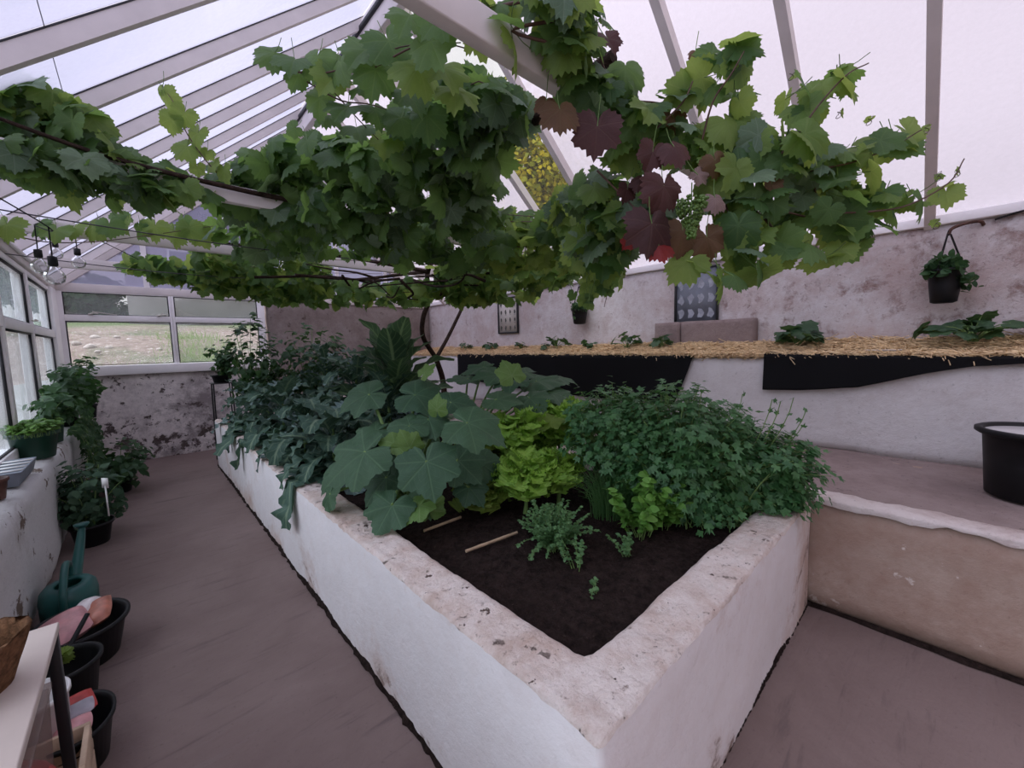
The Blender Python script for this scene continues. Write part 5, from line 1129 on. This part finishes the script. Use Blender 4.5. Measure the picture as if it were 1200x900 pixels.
for px, py in ((1100, 205), (1086, 150), (1122, 200), (1020, 140), (985, 132), (1073, 175), (1098, 260), (930, 88)):
    p = at(px, py, 1.5); a = p+A([-.05, .0, -.03]); P = [a+(p-a)*t+RT*.012*math.sin(t*9)+UP*.015*math.cos(t*7) for t in np.linspace(0, 1.3, 14)]; tt = B(); tt.tube(P, np.linspace(.0016, .0007, 14), 4, False); tt.build('tendril', M['shoot'], vine)
    leaf_at('near', V2, p, rv(), rv(), .022, False)
NM = {'vine': None, 'vine_lit': 'yellow-green leaves coloured as if lit', 'vine_blue': 'pale undersides of leaves', 'vine_red': 'burgundy leaves', 'vine_brown': 'bronze leaves', 'vine_scarlet': 'scarlet-edged leaves', 'vine_pink': 'faded pinkish leaves'}
for (reg, mat), f in REG.items(): f.build('foliage', M[mat], vine, True, label=NM[mat])
CANE.build('canes', M['red_shoot'], vine, True); PET.build('leaf_stalks', M['petiole'], vine)
ico = []
def berry_tpl():
    V = []; n, m = 7, 5
    for i in range(m+1):
        for j in range(n): a, e = 2*PI*j/n, -PI/2+PI*i/m; V.append((math.cos(a)*math.cos(e), math.sin(a)*math.cos(e), math.sin(e)))
    return A(V), A([(i*n+j, i*n+(j+1) % n, (i+1)*n+(j+1) % n, (i+1)*n+j) for i in range(m) for j in range(n)])
BV, BF = berry_tpl()
for px, py, D, L, W, n, r in ((810, 256, 1.27, .12, .052, 430, .0048), (757, 192, 1.40, .09, .035, 150, .0045), (980, 92, 1.42, .05, .02, 40, .004)):
    b = B(); c = at(px, py, D)
    for _ in range(n):
        t = RNG.uniform(); w = W*(1-.6*t)*(.55+.45*math.sin(PI*min(1, t+.25))); d = rv(); d[2] = 0; b.add(c+UPV*L*(.5-t)+nrm(d)*w*RNG.uniform(.6, 1)+BV*r*RNG.uniform(.8, 1.2), BF)
    b.tube([c+UPV*L*.9, c-UPV*L*.4], .002, 4); b.build('grape_bunch', M['grape'], vine, True, label='bunch of tiny unripe green grapes')

# trellis wires and string lights
for k, (p0, p1, lab) in enumerate([((X0, 3.62, 2.27), (2.2, 3.62, 2.27), 'thin dark trellis wire passing just above the hanging bulbs'), ((X0, 5.0, 2.24), (1.6, 5.0, 2.24), 'thin dark trellis wire passing behind the hanging bulbs')]):
    b = B(); P = [A(p0)*(1-t)+A(p1)*t-UPV*.05*math.sin(PI*t) for t in np.linspace(0, 1, 16)]; b.tube(P, .004, 5); b.build('trellis_wire', M['wire'], None, True, 0, lab, 'wire', 'trellis wires', None, p0)
fl = empty('string_lights', (X0+.05, 3.2, 2.3), 'string of clear glass bulbs with black sockets hanging in the far left roof corner', 'string lights')
BUL = [at_y(61, 300, 3.5), at_y(44, 292, 4.2), at_y(90, 291, 4.9), at_y(64, 282, 5.4)]
cab = B(); tops = []
for p in BUL:
    tp_ = p+UPV*.16; tops.append(tp_); b = B()
    b.lathe([(.006, .0), (.020, -.004), (.021, -.05), (.017, -.056), (.004, -.057)], p, 18); sk = b.build('socket', M['black_plastic'], fl, True)
    b = B(); b.lathe([(.013, -.056), (.020, -.068), (.040, -.092), (.046, -.115), (.040, -.140), (.022, -.156), (.003, -.160)], p, 22); b.build('bulb', M['bulb_glass'], fl, True)
    cab.tube([p, tp_], .0035, 5)
cab.tube(spline([(X0+.04, 2.6, 2.30)]+tops[:1]+[tops[1]]+[tops[3]]+[tops[2]]+[(.2, 5.6, 2.33)]), .0035, 5); cab.build('cable', M['cord'], fl)

# ------------------------------------------------------------------ light: pale overcast evening sky, brighter overhead
w = bpy.data.worlds.new('overcast'); SC.world = w; w.use_nodes = True; nt = w.node_tree; nt.nodes.clear()
out = nt.nodes.new('ShaderNodeOutputWorld'); bg = nt.nodes.new('ShaderNodeBackground'); tc = nt.nodes.new('ShaderNodeTexCoord'); sx = nt.nodes.new('ShaderNodeSeparateXYZ'); cr = nt.nodes.new('ShaderNodeValToRGB')
nt.links.new(tc.outputs['Generated'], sx.inputs[0]); nt.links.new(sx.outputs[2], cr.inputs[0]); nt.links.new(cr.outputs[0], bg.inputs[0]); nt.links.new(bg.outputs[0], out.inputs[0])
e = cr.color_ramp.elements; e[0].position = .0; e[0].color = (.56, .525, .545, 1); e[1].position = 1.0; e[1].color = (1.0, .965, 1.01, 1)
m = e.new(.45); m.color = (.67, .63, .66, 1)
bg.inputs[1].default_value = 1.05
sl = bpy.data.lights.new('sky_glow', 'SUN'); sl.energy = 4.6; sl.angle = math.radians(75); sl.color = (.90, .90, 1.0)
so = bpy.data.objects.new('sky_glow', sl); COL.objects.link(so); so.rotation_euler = Vector((-.62, .22, .75)).to_track_quat('Z', 'Y').to_euler(); so.location = (0, 0, 12)

SC.view_settings.view_transform = 'Standard'; SC.view_settings.look = 'None'; SC.view_settings.exposure = .46; SC.view_settings.gamma = 1.0; SC.view_settings.use_curve_mapping = False
c = SC.cycles; c.use_denoising = True; c.max_bounces = 7; c.diffuse_bounces = 5; c.glossy_bounces = 2; c.transmission_bounces = 4; c.transparent_max_bounces = 12; c.caustics_reflective = False; c.caustics_refractive = False
c.sample_clamp_indirect = 6.0
